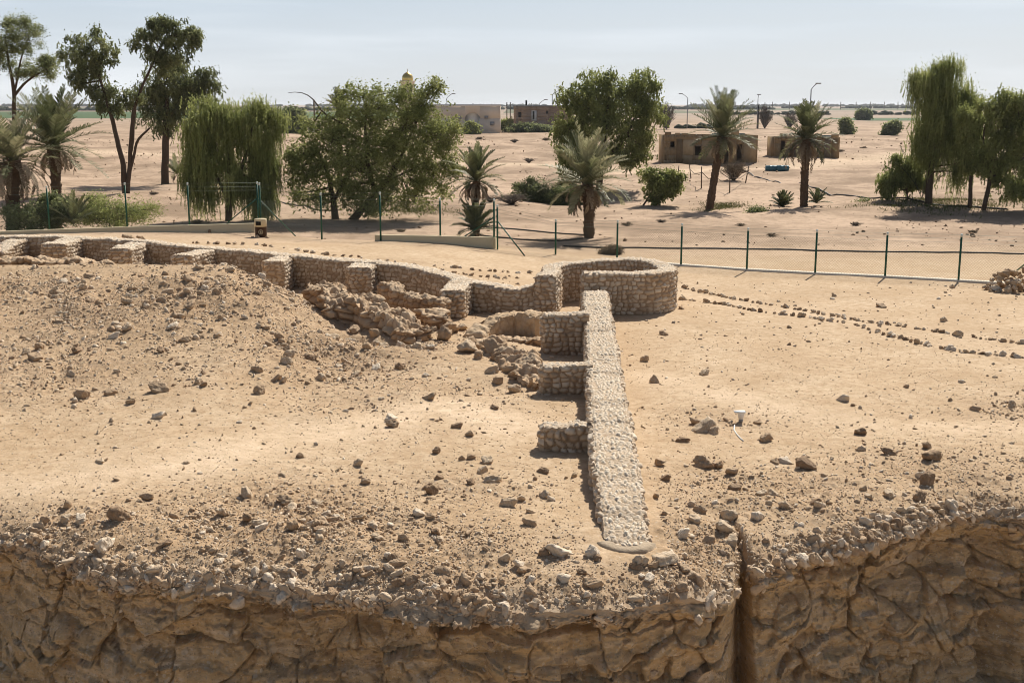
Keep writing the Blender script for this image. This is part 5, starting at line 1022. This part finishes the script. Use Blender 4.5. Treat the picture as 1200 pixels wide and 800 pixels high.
for i, (px, lb) in enumerate(((904, 'faded blue barrel lying on sand, left of the two'), (917, 'faded blue barrel lying on sand, right of the two'))):
    p = gp(px, 200); L = .58; R_ = .3
    V = MB().lathe((0, 0, 0), [(0, -L), (R_ * .96, -L), (R_, -L + .03), (R_, -.2), (R_ * 1.05, -.18), (R_, -.15), (R_, .15), (R_ * 1.05, .18), (R_, .2), (R_, L - .03), (R_ * .96, L), (0, L)], 18)
    V.v = [np.stack([v[:, 2], v[:, 1], v[:, 0]], -1) + [p[0], p[1], p[2] + R_ * .9] for v in V.v]
    tag(V.build('barrel', M['blue'], None, False), lb, 'barrel')
def stick_fence():
    root = empty('stick_fence', gp(830, 215), 'broken fence of crooked sticks in front of the larger hut', 'fence'); r = np.random.default_rng(3); prev = None
    for px, py, h in ((793, 214, 1.5), (810, 208, 1.3), (822, 220, 1.7), (838, 222, 1.2), (855, 226, 1.6), (873, 216, 1.5), (862, 206, 1.2)):
        p = gp(px, py); q = p + np.array([r.normal(0, .08), 0, h]); part(MB().tube([p - [0, 0, .2], q], [.06, .04], 6).build('stick', M['wood']), root)
        if prev is not None and r.random() < .75: part(MB().tube([prev - [0, 0, .4], (prev + q) / 2 - [0, 0, .75], q - [0, 0, .5]], .03, 5).build('rail', M['wood']), root)
        prev = q
stick_fence()
# fields, hedgerows, far flats
def sheet(name, px0, px1, y0, y1, m, dz):
    n = 24; k = np.linspace(0, 1, n); V = []
    for y in np.linspace(y0, y1, 8):
        for u in k: V.append(((px0 + (px1 - px0) * u - 600) / F * y0 * 1.02, y, dz))
    V = np.array(V); V[:, 2] += gz(V[:, 0], V[:, 1]) if y0 < 350 else 0
    tag(mesh_np(name, V, gridF(8, n), M[m], False, {'tint': np.full(len(V), .5)}), None, None, None, 'structure')
sheet('field', -500, 505, 590, 1100, 'field', .06); sheet('field', 1002, 1400, 500, 600, 'field', .06); sheet('field', 590, 870, 900, 1700, 'dull_field', .08)
sheet('field', -300, 560, 1400, 2400, 'dull_field', .1); sheet('field', 850, 1500, 1300, 2000, 'dull_field', .1)
def treeline(label, px0, px1, D, hgt, dens, seed, gap=.3):
    r = np.random.default_rng(seed); mb = MB(); x0, x1 = (px0 - 600) / F * D, (px1 - 600) / F * D; n = int((x1 - x0) / hgt * dens)
    bm = bmesh.new(); bmesh.ops.create_icosphere(bm, subdivisions=1, radius=1); Vv = np.array([v.co[:] for v in bm.verts]); Ff = np.array([[v.index for v in f.verts] for f in bm.faces]); bm.free()
    for i in range(n):
        x = r.uniform(x0, x1)
        if vn(np.array(x / (hgt * 9)), np.array(seed + .5), seed) < gap * 2 - 1: continue
        h = hgt * r.uniform(.35, 1.0); w = hgt * r.uniform(.4, 1.1); mb.add(Vv * (1 + r.normal(0, .18, (len(Vv), 1))) * [w, w, h * .55] + [x, D + r.uniform(-1, 1) * hgt * 3, h * .45], Ff, r.random())
    tag(mb.build('distant_trees', M['far_tree']), label, 'trees', None, 'stuff')
treeline('dark far row of low trees across the flats at right', 835, 1075, 780, 3.0, 3.0, 1, .35)
treeline('far row of trees behind the left fields', -100, 560, 1250, 4.5, 3.6, 2, .3)
treeline('far row of trees behind mosque and house', 500, 900, 1500, 5, 3.4, 3, .3)
treeline('farthest tree belt along the horizon', -400, 1600, 3200, 8, 4.0, 4, .35)
treeline('far tree belt behind the right fields', 800, 1500, 1900, 5.5, 3.6, 5, .35)
treeline('low dark hedge behind the dense bright tree', 770, 840, 345, 1.6, 2.0, 6, .4)

# ------------------------------------------------------------------ dusty air over the plain
hm_ = bpy.data.materials.new('dusty_air'); hm_.use_nodes = True; hn = hm_.node_tree.nodes; hn.remove(hn['Principled BSDF'])
pv = hn.new('ShaderNodeVolumePrincipled'); pv.inputs['Color'].default_value = (.9, .93, 1, 1); pv.inputs['Density'].default_value = 0.8e-4; pv.inputs['Anisotropy'].default_value = .3
hm_.node_tree.links.new(pv.outputs[0], hn['Material Output'].inputs['Volume'])
hb = MB().box((-5200, -200, -5.5), (5200, 9300, 18)).build('haze', hm_); tag(hb, None, None, None, 'stuff')
